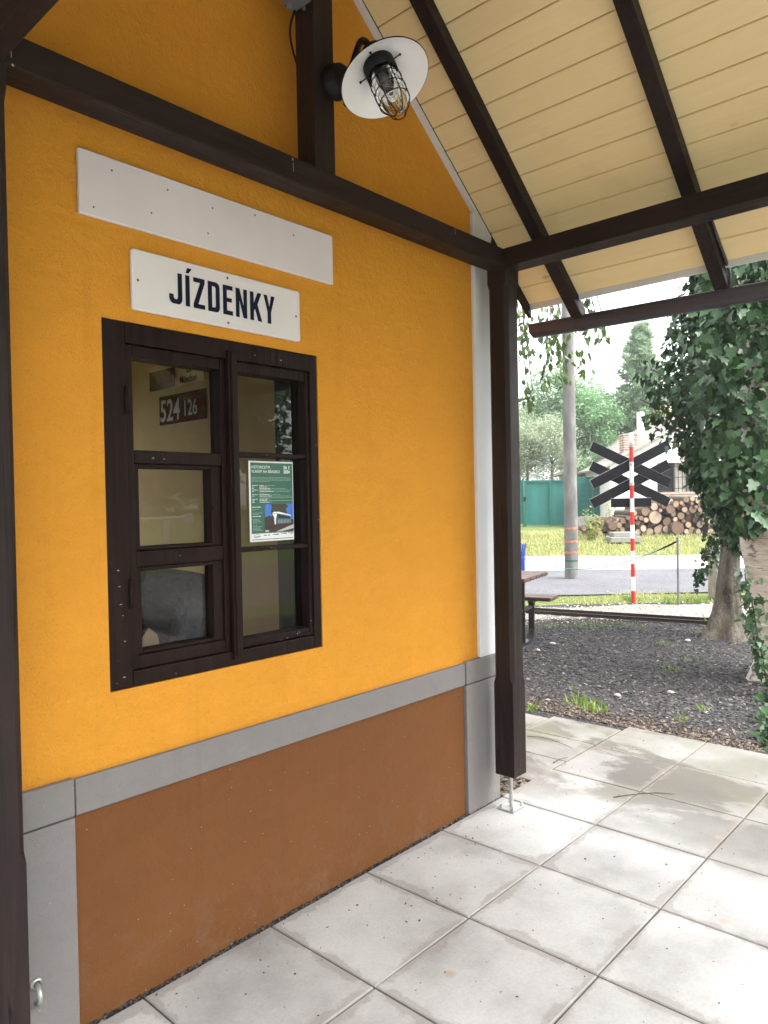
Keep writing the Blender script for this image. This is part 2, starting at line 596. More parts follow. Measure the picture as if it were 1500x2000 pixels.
def glass_mat():
    m, nt, p = newmat('window_glass')
    nt.nodes.remove(p)
    tr = nt.nodes.new('ShaderNodeBsdfTransparent')
    tr.inputs[0].default_value = (0.9, 0.92, 0.9, 1)
    gl = nt.nodes.new('ShaderNodeBsdfGlossy')
    gl.inputs['Roughness'].default_value = 0.015
    gl.inputs['Color'].default_value = (1, 1, 1, 1)
    fr = N(nt, 'ShaderNodeFresnel', IOR=1.5)
    bump_n = nt.nodes.new('ShaderNodeBump')
    bump_n.inputs['Strength'].default_value = 0.02
    nt.links.new(tex(nt, sc=6, det=1), bump_n.inputs['Height'])
    nt.links.new(bump_n.outputs[0], gl.inputs['Normal'])
    mx = nt.nodes.new('ShaderNodeMixShader')
    nt.links.new(fr.outputs[0], mx.inputs[0])
    nt.links.new(tr.outputs[0], mx.inputs[1])
    nt.links.new(gl.outputs[0], mx.inputs[2])
    nt.links.new(mx.outputs[0], nt.nodes['Material Output'].inputs[0])
    return m


M_GLASS = glass_mat()

# ================================================================ SETTING: ground, paving, road
def sheet(name, pts_d, lat0, lat1, nd, nl, mat, lift=0.0, wob=0.0, heights=None):
    """terrain sheet given in (depth, lateral) of the level view frame"""
    mb = MB()
    d0, d1 = pts_d
    g = random.Random(len(name))
    for i in range(nd + 1):
        for k in range(nl + 1):
            t = i / nd
            d = d0 + (d1 - d0) * t
            l = lat0 + (lat1 - lat0) * k / nl
            if i in (0, nd) and wob:
                d += g.uniform(-wob, wob)
            p = CAM + FH * d + RH * l
            mb.v.append((p.x, p.y, ground_h(p.x, p.y) + lift))
    for i in range(nd):
        for k in range(nl):
            a = i * (nl + 1) + k
            mb.f.append((a, a + 1, a + nl + 2, a + nl + 1))
    return mb.build(name, mat, smooth_=True)


M_DARKGRAVEL = gravel_mat('dark_cinder_gravel', (0.018, 0.017, 0.018), (0.07, 0.066, 0.068), 48)
M_PALEGRAVEL = gravel_mat('pale_track_gravel', (0.13, 0.115, 0.10), (0.42, 0.38, 0.34), 45)
M_ROAD = gravel_mat('worn_asphalt', (0.09, 0.09, 0.10), (0.17, 0.17, 0.185), 60, 0.3)
M_PATH = gravel_mat('pale_lane', (0.45, 0.44, 0.43), (0.6, 0.59, 0.58), 30, 0.2)  # paler strip along the far side of the road
M_LAWN = gravel_mat('grassy_soil', (0.07, 0.10, 0.03), (0.15, 0.19, 0.05), 22, 0.6)

# one large ground sheet, dense where it rises
gm = MB()
gd = [-60, -20, -8, 0, 4, 8, 12, 16, 17.5] + [18 + 0.25 * i for i in range(20)] + [24, 27, 30, 40, 60, 120, 400]
gl = [-400, -100, -40, -20, -10, -5, -2, 0, 2, 5, 10, 20, 40, 100, 400]
for d in gd:
    for l in gl:
        p = CAM + FH * d + RH * l
        gm.v.append((p.x, p.y, ground_h(p.x, p.y) - 0.008))
for i in range(len(gd) - 1):
    for k in range(len(gl) - 1):
        a = i * len(gl) + k
        gm.f.append((a, a + 1, a + len(gl) + 1, a + len(gl)))
tag(gm.build('ground', M_LAWN, smooth_=True), kind='structure')

tag(sheet('gravel_yard', (-3.0, 10.6), -7, 7, 60, 30, M_DARKGRAVEL, 0.004, 0.05), kind='structure')
tag(sheet('track_bed', (9.25, 10.35), -6, 6, 6, 30, M_PALEGRAVEL, 0.016, 0.12), kind='structure')
tag(sheet('road', (11.55, 15.6), -30, 30, 10, 40, M_ROAD, 0.012, 0.12), kind='structure')
tag(sheet('lane', (15.4, 18.9), -30, 30, 20, 40, M_PATH, 0.008, 0.15), kind='structure')

# paving slabs with open joints, one structure
X0 = 1.1912
pv = MB()
pr = random.Random(3)


def slab(x0, x1, y0, y1, top=0.0):
    g = 0.0032
    c = 0.0035
    dz = top + pr.uniform(-0.0015, 0.0015)
    x0 += g; x1 -= g; y0 += g; y1 -= g
    jx = pr.uniform(-0.002, 0.002)
    vs = []
    for (i, z) in ((0, -0.06), (0, dz - c), (c, dz)):
        vs += [(x0 + i, y0 + i + jx, z), (x1 - i, y0 + i - jx, z), (x1 - i, y1 - i - jx, z), (x0 + i, y1 - i + jx, z)]
    fs = []
    for r_ in (0, 4):
        for k in range(4):
            fs.append((r_ + k, r_ + (k + 1) % 4, r_ + 4 + (k + 1) % 4, r_ + 4 + k))
    fs.append((8, 9, 10, 11))
    pv.add(vs, fs)


for i in range(-14, 6):
    for j in range(0, 13):
        slab(X0 + 0.5 * i, X0 + 0.5 * (i + 1), -0.04 - 0.5 * (j + 1), -0.04 - 0.5 * j + (0.012 if j == 0 and i < 4 else 0))
for i in range(4):                                      # the row beyond the corner of the building
    if i < 3:
        slab(2.985 + 0.375 * i, 2.985 + 0.375 * (i + 1), -0.03, 0.47, -0.006)
        slab(2.985 + 0.36 * i, 2.985 + 0.36 * (i + 1), 0.48, 0.98, -0.01)
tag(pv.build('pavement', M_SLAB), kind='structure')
# dark sand in the joints
tag(MB().box(X0 - 7.0, 4.18, -6.53, -0.045, -0.05, -0.009).build('joint_sand', simple('joint_sand', (0.075, 0.068, 0.06), 0.95, 0.4, sc=60)), kind='structure')

# ================================================================ STATION BUILDING
BX0, BX1 = 0.13, 2.69
SL = 0.7945                               # roof slope


def roof_z(x, off=0.0):
    return 2.934 + (2.551 - abs(x - 1.39) - 1.39) * SL + off if x >= 1.39 else 2.934 + (2.551 - (1.39 - x) - 1.39) * SL + off


RIDGE = roof_z(1.39)
bld = thing('station_building', 'small ochre plastered ticket office with grey trim and a brown plinth', 'building', (1.39, 0.15, 0))
WX0, WX1, WZ0, WZ1 = 0.622, 1.500, 0.952, 2.087


def bx(mb, *a):
    return mb.box(*a)


# front wall: pieces round the window opening, gable on top
wm = MB()
gy0, gy1 = 0.0, 0.215
wm.prism([(BX0, gy0, 0.0), (WX0, gy0, 0.0), (WX0, gy0, roof_z(WX0, 0.02)), (BX0, gy0, roof_z(BX0, 0.02))], (0, gy1, 0))
wm.prism([(WX0, gy0, 0.0), (WX1, gy0, 0.0), (WX1, gy0, WZ0), (WX0, gy0, WZ0)], (0, gy1, 0))
wm.prism([(WX0, gy0, WZ1), (WX1, gy0, WZ1), (WX1, gy0, roof_z(WX1, 0.02)), (1.39, gy0, RIDGE + 0.02), (WX0, gy0, roof_z(WX0, 0.02))], (0, gy1, 0))
wm.prism([(WX1, gy0, 0.0), (BX1, gy0, 0.0), (BX1, gy0, roof_z(BX1, 0.02)), (WX1, gy0, roof_z(WX1, 0.02))], (0, gy1, 0))
wm.build('wall', M_WALL, bld)
# side and rear walls; unseen rear opening added to light the room
sw = MB()
sw.box(BX1 - 0.25, BX1, 0.2155, 3.6, 0, 2.75)
sw.box(BX0, BX0 + 0.2, 0.2155, 0.9, 0, 2.75)
sw.box(BX0, BX0 + 0.2, 0.9, 2.6, 0, 0.9)
sw.box(BX0, BX0 + 0.2, 0.9, 2.6, 0.9, 2.75)
sw.box(BX0, BX0 + 0.2, 2.6, 3.6, 0, 2.75)
sw.box(BX0, 0.5, 3.6, 3.8, 0, 2.75)
sw.box(2.3, BX1, 3.6, 3.8, 0, 2.75)
sw.box(0.5, 2.3, 3.6, 3.8, 0, 0.7)
sw.box(0.5, 2.3, 3.6, 3.8, 2.45, 2.75)
sw.build('side_wall', M_WALL, bld)
# inside lining and ceiling
iw = MB()
iw.box(2.40, 2.437, 0.22, 3.595, 0.05, 2.70)
iw.build('interior_wall', M_INT, bld)
iw = MB()
iw.box(0.335, 0.36, 0.22, 3.595, 0.05, 2.70)
iw.build('interior_wall', M_INT, bld)
MB().box(0.135, 2.43, 0.22, 3.595, 2.702, 2.74).build('interior_ceiling', M_INT, bld)
MB().box(0.335, 2.43, 0.22, 3.595, 0.0, 0.045).build('interior_floor', M_DARKWOOD, bld)
# roof over the building
rf = MB()
rf.prism([(0.04, 0.0, roof_z(0.04, 0.022)), (1.39, 0.0, RIDGE + 0.022), (1.39, 0.0, RIDGE + 0.11), (0.04, 0.0, roof_z(0.04, 0.11))], (0, 3.9, 0))
rf.prism([(1.39, 0.0, RIDGE + 0.022), (2.74, 0.0, roof_z(2.74, 0.022)), (2.74, 0.0, roof_z(2.74, 0.11)), (1.39, 0.0, RIDGE + 0.11)], (0, 3.9, 0))
rf.build('roof', simple('dark_roofing', (0.05, 0.035, 0.03), 0.8), bld)
# plinth with its grey band and corner blocks
MB().box(0.497, 2.408, -0.008, 0.0, -0.03, 0.618).build('plinth', M_BROWN, bld)
MB().box(0.4995, 2.4085, -0.020, 0.0, 0.622, 0.728).build('band', M_GREY, bld, bevel=0.004)
for a, b in ((0.135, 0.495), (2.413, 2.688)):
    MB().box(a, b, -0.024, 0.0, -0.02, 0.620).build('corner_block', M_GREY, bld, bevel=0.004)
    MB().box(a, b, -0.0255, 0.0, 0.6245, 0.7335).build('corner_cap', M_GREY, bld, bevel=0.005)
# white corner pilaster, its head cut along the roof slope
pm = MB()
pm.prism([(2.537, -0.022, 0.7345), (2.690, -0.022, 0.7345), (2.690, -0.022, roof_z(2.690, -0.004)), (2.551, -0.022, roof_z(2.551, -0.004)), (2.537, -0.022, roof_z(2.537, -0.02))], (0, 0.022, 0))
pm.build('corner_pilaster', M_WHITE, bld, bevel=0.004)
pm = MB()
pm.prism([(0.135, -0.022, 0.7345), (0.283, -0.022, 0.7345), (0.283, -0.022, roof_z(0.283, -0.01)), (0.135, -0.022, roof_z(0.135, 0.01))], (0, 0.022, 0))
pm.build('corner_pilaster', M_WHITE, bld, bevel=0.004)
# white gable trim strip along the slope
tm = MB()
for sgn in (1, -1):
    xs = (1.39, 1.39 + sgn * 1.299)
    a = [(xs[0], -0.024, RIDGE - 0.002), (xs[1], -0.024, roof_z(xs[1]) - 0.002), (xs[1], -0.024, roof_z(xs[1]) + 0.022), (xs[0], -0.024, RIDGE + 0.022)]
    tm.prism(a if sgn > 0 else a[::-1], (0, 0.024, 0))
tm.build('gable_trim', M_WHITE, bld)

# ---------------- window: casing, sashes, hatch frames, panes
win = MB()
yo = 0.004
win.box(WX0 + 0.001, 0.700, yo, 0.12, WZ0 + 0.001, WZ1 - 0.001)          # left casing
win.box(1.462, WX1 - 0.001, yo, 0.12, WZ0 + 0.001, WZ1 - 0.001)          # right casing
win.box(0.7005, 1.4615, yo, 0.12, 2.022, WZ1 - 0.001)                   # head
win.box(0.7005, 1.4615, yo, 0.12, WZ0 + 0.001, 1.002)                   # sill rail
wobj = win.build('window', M_WINZ, bld, bevel=0.004)
GY = 0.056
lin = MB()
lin.box(1.4625, 1.4985, 0.121, 0.218, 0.9535, 2.0855).box(0.6235, 0.66, 0.121, 0.218, 0.9535, 2.0855).box(0.6605, 1.462, 0.121, 0.218, 2.04, 2.0855).box(0.6605, 1.462, 0.121, 0.218, 0.9535, 1.0)
lin.build('reveal_lining', M_WINZ, wobj)
sash = MB()
for (a, b, c, d) in ((0.702, 0.726, 1.004, 2.020), (1.054, 1.074, 1.004, 2.020)):
    sash.box(a, b, 0.012, 0.08, c, d)
for (c, d) in ((1.982, 2.020), (1.650, 1.692), (1.324, 1.374), (1.004, 1.046)):
    sash.box(0.7265, 1.0535, 0.013, 0.08, c, d)
sash.build('sash', M_WINZ, wobj, bevel=0.003)
sash = MB()
for (a, b, c, d) in ((1.113, 1.130, 1.004, 2.020), (1.446, 1.4605, 1.004, 2.020)):
    sash.box(a, b, 0.012, 0.08, c, d)
for (c, d) in ((1.984, 2.020), (1.686, 1.702), (1.344, 1.359), (1.004, 1.034)):
    sash.box(1.1305, 1.4455, 0.016, 0.08, c, d)
sash.build('sash', M_WINZ, wobj, bevel=0.003)
MB().box(1.0755, 1.1120, -0.008, 0.08, 0.975, 2.050).box(1.084, 1.104, -0.0145, -0.0085, 0.985, 2.045).build('meeting_stile', M_WINZ, wobj, bevel=0.004)
for (z0, z1) in ((1.375, 1.6495), (1.0465, 1.3235)):
    h = MB()
    h.box(0.727, 0.745, 0.022, 0.075, z0, z1)
    h.box(1.015, 1.053, 0.022, 0.075, z0, z1)
    h.box(0.7455, 1.0145, 0.022, 0.075, z1 - 0.014, z1)
    h.box(0.7455, 1.0145, 0.022, 0.075, z0, z0 + 0.012)
    h.build('hatch_frame', M_WINZ, wobj, bevel=0.003)
panes = MB()
for (a, b, c, d) in ((0.7262, 1.0538, 1.692, 1.982), (0.7452, 1.0148, 1.387, 1.636), (0.7452, 1.0148, 1.0585, 1.310),
                     (1.1302, 1.4458, 1.702, 1.984), (1.1302, 1.4458, 1.359, 1.686), (1.1302, 1.4458, 1.034, 1.344)):
    panes.add([(a, GY, c), (b, GY, c), (b, GY, d), (a, GY, d)], [(0, 1, 2, 3)])
panes.build('pane', M_GLASS, wobj)
for z in (1.80, 1.20):
    MB().tube([(0.697, 0.000, z), (0.697, 0.000, z + 0.085)], 0.006, 8).tube([(0.697, 0.000, z + 0.085), (0.697, 0.000, z + 0.10)], [0.004, 0.001], 8).build('hinge', M_WINZ, wobj, smooth_=True)
MB().lathe([(0.0, 0.0), (0.006, 0.002), (0.006, 0.008), (0.0, 0.01)], 10, Matrix.Translation((1.022, 0.018, 1.505)) @ Matrix.Rotation(RAD(90), 4, 'X')).build('knob', M_BLACK, wobj)
# worn spots where paint has come off
M_CHIPP = simple('bare_chip', (0.42, 0.38, 0.34), 0.8)
cr = random.Random(5)
spots = [(0.79, 1.668), (0.83, 1.666), (1.25, 1.6945), (1.28, 1.352), (1.262, 1.3545), (1.38, 1.02), (1.39, 1.024), (1.44, 1.012), (0.66, 1.27), (0.664, 1.215), (0.67, 1.18), (0.658, 1.32), (0.675, 1.10), (0.67, 0.99), (0.645, 0.975), (0.88, 1.35), (1.30, 1.008), (1.33, 1.012), (1.2, 2.05), (1.32, 2.047), (1.488, 1.74), (1.492, 1.45), (1.45, 1.06), (0.85, 0.968)]
for (x, z) in spots:
    yy = 0.0025 if (x < 0.7 or z > 2.02 or x > 1.462 or z < 1.002) else 0.0108
    a, b = cr.uniform(0.002, 0.006), cr.uniform(0.0008, 0.0022)
    pts = [(x + a * math.cos(t) * cr.uniform(0.6, 1.1), yy, z + b * math.sin(t) * cr.uniform(0.6, 1.3)) for t in [i * math.pi / 3 for i in range(6)]]
    MB().add(pts, [(0, 1, 2, 3, 4, 5)]).build('chipped_paint', M_CHIPP, wobj)

# steel ring on the left corner block
rg = MB()
RGD = FV + RV * ((71 - 750) / 1433.68) - UV * ((1921 - 1000) / 1433.68)
RGP = CAM + RGD * ((-0.0255 - CAM.y) / RGD.y)
pts = [(RGP.x - 0.004 * math.sin(t), -0.024 - 0.036 * math.sin(t), RGP.z - 0.027 + 0.027 * math.cos(t)) for t in [math.pi * k / 14 for k in range(15)]]
rg.tube(pts, 0.007, 10)
rg.lathe([(0.016, 0), (0.016, 0.004), (0.010, 0.006)], 14, Matrix.Translation((RGP.x, -0.0255, RGP.z)) @ Matrix.Rotation(RAD(90), 4, 'X'))
tag(rg.build('steel_ring', M_ZINC, smooth_=True), 'bent galvanised steel ring fixed low on the grey corner block', 'ring')

# gravel in the gap along the wall foot
def chips(name, n, fn, s0, s1, mat, parent=None, seed=1, flat=0.5):
    g = np.random.default_rng(seed)
    pos = np.array([fn(g) for _ in range(n)])
    rot = rand_rots(n, 1.6, g)
    sc = g.uniform(s0, s1, (n, 1)) * np.stack([g.uniform(0.7, 1.4, n), g.uniform(0.6, 1.1, n), g.uniform(0.4, 1.0, n)], 1)
    return scatter(name, CHIP[0], CHIP[1], pos, rot, sc, mat, parent)


M_CHIP = chip_mat('cinder_chip', [(0, (0.010, 0.010, 0.011)), (0.45, (0.04, 0.038, 0.040)), (0.8, (0.085, 0.08, 0.08)), (0.96, (0.12, 0.105, 0.095)), (1, (0.22, 0.2, 0.18))])
M_PEB = chip_mat('pale_pebble', [(0, (0.10, 0.085, 0.07)), (0.4, (0.28, 0.25, 0.22)), (0.8, (0.42, 0.39, 0.35)), (1, (0.62, 0.6, 0.57))])
tag(chips('wall_foot_gravel', 2600, lambda g: (g.uniform(0.15, 2.72), g.uniform(-0.036, -0.006), g.uniform(-0.012, -0.002)), 0.005, 0.014, M_CHIP, seed=4),
    'strip of fine dark gravel in the gap between wall foot and slabs', 'gravel', kind='stuff')
tag(chips('corner_pebbles', 700, lambda g: (g.uniform(2.70, 3.0), g.uniform(-0.03, 0.6), g.uniform(-0.03, -0.01)), 0.018, 0.04, chip_mat('brown_pebble', [(0, (0.04, 0.032, 0.026)), (0.6, (0.11, 0.092, 0.075)), (1, (0.22, 0.19, 0.16))]), seed=5),
    'brown pebbles filling the gap behind the porch post', 'gravel', kind='stuff')

# ================================================================ PORCH
porch = thing('station_porch', 'dark timber porch with cream boarded ceiling and gutter over the paving', 'porch', (1.39, -1.2, 0))
PY0 = -3.45  # front end out of view; depth set by the light let in


def post(x0, x1, y0, y1, z0, z1, zc0, zc1):
    """square post whose vertical arrises are chamfered between zc0 and zc1"""
    mb = MB()
    c = 0.016
    rings = [(z0, 0.001), (zc0, 0.001), (zc0 + 0.03, c), (zc1 - 0.03, c), (zc1, 0.001), (z1, 0.001)]
    n = len(rings)
    for z, k in rings:
        mb.v += [(x0 + k, y0, z), (x1 - k, y0, z), (x1, y0 + k, z), (x1, y1 - k, z), (x1 - k, y1, z), (x0 + k, y1, z), (x0, y1 - k, z), (x0, y0 + k, z)]
    for i in range(n - 1):
        for k in range(8):
            mb.f.append((i * 8 + k, i * 8 + (k + 1) % 8, i * 8 + 8 + (k + 1) % 8, i * 8 + 8 + k))
    mb.f.append(tuple(range(8))[::-1])
    mb.f.append(tuple(range((n - 1) * 8, n * 8)))
    return mb


for (x0, x1, y0, y1) in ((2.549, 2.657, -0.198, -0.089), (0.178, 0.289, -0.198, -0.089), (2.549, 2.657, PY0 + 0.05, PY0 + 0.16), (0.173, 0.283, PY0 + 0.05, PY0 + 0.16)):
    p_ = post(x0, x1, y0, y1, 0.172, 2.6235, 0.62, 2.56).build('post', M_TIMZ, porch)
    cx, cy = (x0 + x1) / 2, (y0 + y1) / 2
    f_ = MB()
    f_.box(cx - 0.055, cx + 0.055, cy - 0.045, cy + 0.045, 0.001, 0.008)
    f_.tube([(cx, cy, 0.008), (cx, cy, 0.166)], 0.0095, 12)
    f_.box(cx - 0.04, cx + 0.04, cy - 0.04, cy + 0.04, 0.166, 0.1715)
    for sx in (-1, 1):
        for sy in (-1, 1):
            f_.lathe([(0.0095, 0), (0.0095, 0.007), (0.005, 0.008), (0.005, 0.018), (0, 0.018)], 6, Matrix.Translation((cx + sx * 0.041, cy + sy * 0.032, 0.008)))
    f_.build('post_foot', M_ZINC, p_, bevel=0.0)
MB().box(0.173, 2.5445, -0.190, -0.089, 2.624, 2.708).build('tie_beam', M_TIMX, porch, bevel=0.004)
for a, b in ((2.545, 2.657), (0.173, 0.283)):
    if a < 1:
        MB().box(a, b, PY0, -0.1905, 2.622, 2.7105).build('plate_beam', M_TIMY, porch, bevel=0.004)
    else:
        MB().box(a, b, PY0, -0.088, 2.622, 2.7105).build('plate_beam', M_TIMY, porch, bevel=0.004)
MB().box(1.338, 1.438, -0.187, -0.092, 2.7085, RIDGE - 0.09).build('king_post', M_TIMZ, porch, bevel=0.004)

# ceiling boards, each with its own small gap; both slopes
BO = 0.026
bw = 0.1165
th = math.atan(SL)
for sgn in (1, -1):
    bm_ = MB()
    n = 18
    for k in range(n):
        s0 = 0.02 + k * bw * 1.0
        s1 = s0 + bw - 0.0035
        def P(s, dz, y):
            x = 1.39 + sgn * s * math.cos(th)
            return (x + sgn * dz * math.sin(th), y, RIDGE + BO - s * math.sin(th) + dz * math.cos(th))
        c = 0.004
        sec = [(s0, c), (s0 + c, 0), (s1 - 0.001, 0), (s1, 0.001), (s1, 0.016), (s0, 0.016)]
        y0, y1 = PY0 - 0.1, -0.027
        vs = [P(s, dz, y0) for s, dz in sec] + [P(s, dz, y1) for s, dz in sec]
        m6 = len(sec)
        fs = [tuple(range(m6)), tuple(range(m6, 2 * m6))[::-1]] + [(i, m6 + i, m6 + (i + 1) % m6, (i + 1) % m6) for i in range(m6)]
        bm_.add(vs, fs)
    bm_.build('ceiling_board', M_BOARD, porch)
    send = 0.02 + n * bw
    rm = MB()
    xs, xe = 1.39, 1.39 + sgn * (send + 0.01) * math.cos(th)
    ze = RIDGE - (send + 0.01) * math.sin(th)
    o1, o2 = BO + 0.0215, BO + 0.075
    q = [(xs, PY0 - 0.12, RIDGE + o1), (xe, PY0 - 0.12, ze + o1), (xe, PY0 - 0.12, ze + o2), (xs, PY0 - 0.12, RIDGE + o2)]
    rm.prism(q if sgn > 0 else q[::-1], (0, -PY0 + 0.12 - 0.001, 0))
    rm.build('roof_covering', simple('roof_sheet', (0.04, 0.032, 0.03), 0.6), porch)
    # pale drip board at the eave, dark verge board at the gable end
    xe2 = 1.39 + sgn * (send + 0.004) * math.cos(th)
    ze2 = RIDGE - (send + 0.004) * math.sin(th)
    f_ = MB()
    xa, xb = sorted((xe2, xe2 + sgn * 0.012))
    f_.box(xa, xb, PY0 - 0.1, -0.027, ze2 + 0.002, ze2 + 0.046)
    f_.build('drip_board', M_WHITE, porch)
    v_ = MB()
    xg = 1.39 + sgn * 1.302
    q = [(xg, -0.023, roof_z(xg) - 0.025), (xe2 + sgn * 0.02, -0.023, ze2 - 0.035), (xe2 + sgn * 0.02, -0.023, ze2 + 0.06), (xg, -0.023, roof_z(xg) + 0.08)]
    v_.prism(q if sgn > 0 else q[::-1], (0, 0.022, 0))
    v_.build('verge_board', M_TIMX, porch)

# rafters with raked tails
def rafter(y0, y1, sgn):
    mb = MB()
    top = BO - 0.002
    bot = -0.052
    st, se = 0.03, (3.105 - 1.39) / math.cos(th)
    xt = 1.39 + sgn * 0.02
    xe = 1.39 + sgn * (3.125 - 1.39)
    xb = 1.39 + sgn * (3.075 - 1.39)
    def z(x, off):
        return RIDGE - abs(x - 1.39) * SL + off
    q = [(xt, y0, z(xt, bot)), (xb, y0, z(xb, bot)), (xe, y0, z(xe, bot) + 0.02), (xe, y0, z(xe, top)), (xt, y0, z(xt, top))]
    mb.prism(q if sgn > 0 else q[::-1], (0, y1 - y0, 0))
    return mb.build('rafter', M_TIMX, porch, bevel=0.003)


for yy in (-0.314, -1.031, -1.748, -2.465, -3.18):
    for sgn in (1, -1):
        rafter(yy, yy + 0.062, sgn)
MB().box(1.36, 1.46, PY0 - 0.05, -0.0605, RIDGE - 0.088, RIDGE - 0.03).build('ridge_beam', M_TIMY, porch)

# half-round gutter with brackets
def gutter(x, z, y0, y1, dz0, dz1):
    mb = MB()
    r, t = 0.064, 0.003
    prof = []
    for k in range(13):
        a = math.pi + math.pi * k / 12
        prof.append((r * math.cos(a), r * math.sin(a)))
    bead = [(r + 0.004 + 0.006 * math.cos(a), 0.002 + 0.006 * math.sin(a)) for a in [k * math.pi / 4 for k in range(8)]]
    inner = [((r - t) * math.cos(math.pi + math.pi * k / 12), (r - t) * math.sin(math.pi + math.pi * k / 12)) for k in range(13)]
    loop = prof + inner[::-1]
    n = len(loop)
    vs = [(x + u, y0, z + dz0 + w) for u, w in loop] + [(x + u, y1, z + dz1 + w) for u, w in loop]
    fs = [(i, (i + 1) % n, n + (i + 1) % n, n + i) for i in range(n)]
    mb.add(vs, fs)
    mb.tube([(x + r + 0.003, y0, z + dz0 + 0.002), (x + r + 0.003, y1, z + dz1 + 0.002)], 0.006, 8)
    mb.tube([(x - r, y0, z + dz0 + 0.001), (x - r, y1, z + dz1 + 0.001)], 0.003, 6)
    # closed end
    e = [(x + u, y1 - 0.001, z + dz1 + w) for u, w in prof]
    mb.add(e, [tuple(range(13))])
    return mb


GX, GZ = 3.165, 2.462
gt = gutter(GX, GZ, PY0 - 0.1, 0.018, -0.05, 0.012).build('gutter', M_GUTTER, porch, smooth_=False)
for yb in (-0.275, -0.99, -1.71, -2.43, -3.15):
    zz = GZ - 0.05 + (yb - PY0) / (-PY0) * 0.062
    arc = [(GX + 0.068 * math.cos(a), yb, zz + 0.068 * math.sin(a)) for a in [math.pi + math.pi * k / 12 for k in range(13)]]
    b_ = MB()
    for (p, q) in zip(arc[:-1], arc[1:]):
        b_.add([(p[0], yb - 0.014, p[2]), (p[0], yb + 0.014, p[2]), (q[0], yb + 0.014, q[2]), (q[0], yb - 0.014, q[2]),
                (p[0], yb - 0.014, p[2] + 0.003), (p[0], yb + 0.014, p[2] + 0.003), (q[0], yb + 0.014, q[2] + 0.003), (q[0], yb - 0.014, q[2] + 0.003)],
               [(0, 1, 2, 3), (7, 6, 5, 4), (0, 4, 5, 1), (3, 2, 6, 7)])
    xr = GX - 0.068
    b_.box(xr - 0.004, xr, yb - 0.014, yb + 0.014, zz, zz + 0.05)
    b_.obox((xr - 0.045, yb, zz + 0.075), (0.052, 0, -0.035), (0, 0.013, 0), (0.0015, 0, 0.0025))
    b_.build('bracket', M_GUTTER, gt)
# steel strap hook on the second rafter
hk = MB()
hk.tube([(2.87, -1.034, 2.70), (2.95, -1.037, 2.63), (3.03, -1.039, 2.57), (3.09, -1.039, 2.52), (3.10, -1.037, 2.46)], 0.007, 8)
hk.build('gutter_strap', M_GUTTER, porch, smooth_=True)

# ================================================================ SIGNS, LAMP, CABLE
def plate(name, x0, x1, z0, z1, y, r, mat, label, cat, dome=0.004):
    """enamelled plate with rounded corners and a turned lip"""
    mb = MB()
    def loop(inset, yy):
        out = []
        for (cx, cz, a0) in ((x1 - r, z0 + r, -90), (x1 - r, z1 - r, 0), (x0 + r, z1 - r, 90), (x0 + r, z0 + r, 180)):
            for k in range(5):
                a = RAD(a0 + k * 22.5)
                rr = max(r - inset, 0.001)
                out.append((cx + rr * math.cos(a), yy, cz + rr * math.sin(a)))
        return out
    rings = [loop(0, y), loop(0, y - 0.010), loop(0.003, y - 0.0125), loop(0.009, y - 0.0125), loop(0.012, y - 0.0115)]
    n = 20
    for l_ in rings:
        mb.v += l_
    for i in range(len(rings) - 1):
        for k in range(n):
            mb.f.append((i * n + k, i * n + (k + 1) % n, i * n + n + (k + 1) % n, i * n + n + k))
    mb.f.append(tuple(range((len(rings) - 1) * n, len(rings) * n)))
    mb.f.append(tuple(range(n))[::-1])
    return tag(mb.build(name, mat), label, cat)


M_OLDWHITE = simple('weathered_white_board', (0.66, 0.605, 0.63), 0.5, 0.05, sc=5, b=0.06, bsc=30)
s1 = plate('blank_sign', 0.556, 1.583, 2.377, 2.569, -0.002, 0.006, M_OLDWHITE, 'long blank white board on the ochre wall under the tie beam', 'sign')
for (x, z) in ((0.60, 2.405), (0.66, 2.532), (0.79, 2.44), (0.85, 2.53), (1.0, 2.43), (1.02, 2.52), (1.2, 2.545), (1.38, 2.52)):
    MB().lathe([(0.0035, -0.001), (0.0028, 0.0008), (0, 0.001)], 8, Matrix.Translation((x, -0.0138, z)) @ Matrix.Rotation(RAD(90), 4, 'X')).build('nail', M_SCREW, s1)
s2 = plate('ticket_sign', 0.718, 1.404, 2.125, 2.314, -0.002, 0.010, M_ENAMEL, 'white enamel sign reading JÍZDENKY above the window', 'sign')
for (x, z) in ((0.738, 2.218), (1.384, 2.218), (1.075, 2.296), (1.075, 2.142)):
    MB().lathe([(0.0048, -0.001), (0.0036, 0.0012), (0, 0.0016)], 10, Matrix.Translation((x, -0.0138, z)) @ Matrix.Rotation(RAD(90), 4, 'X')).build('screw', M_SCREW, s2)
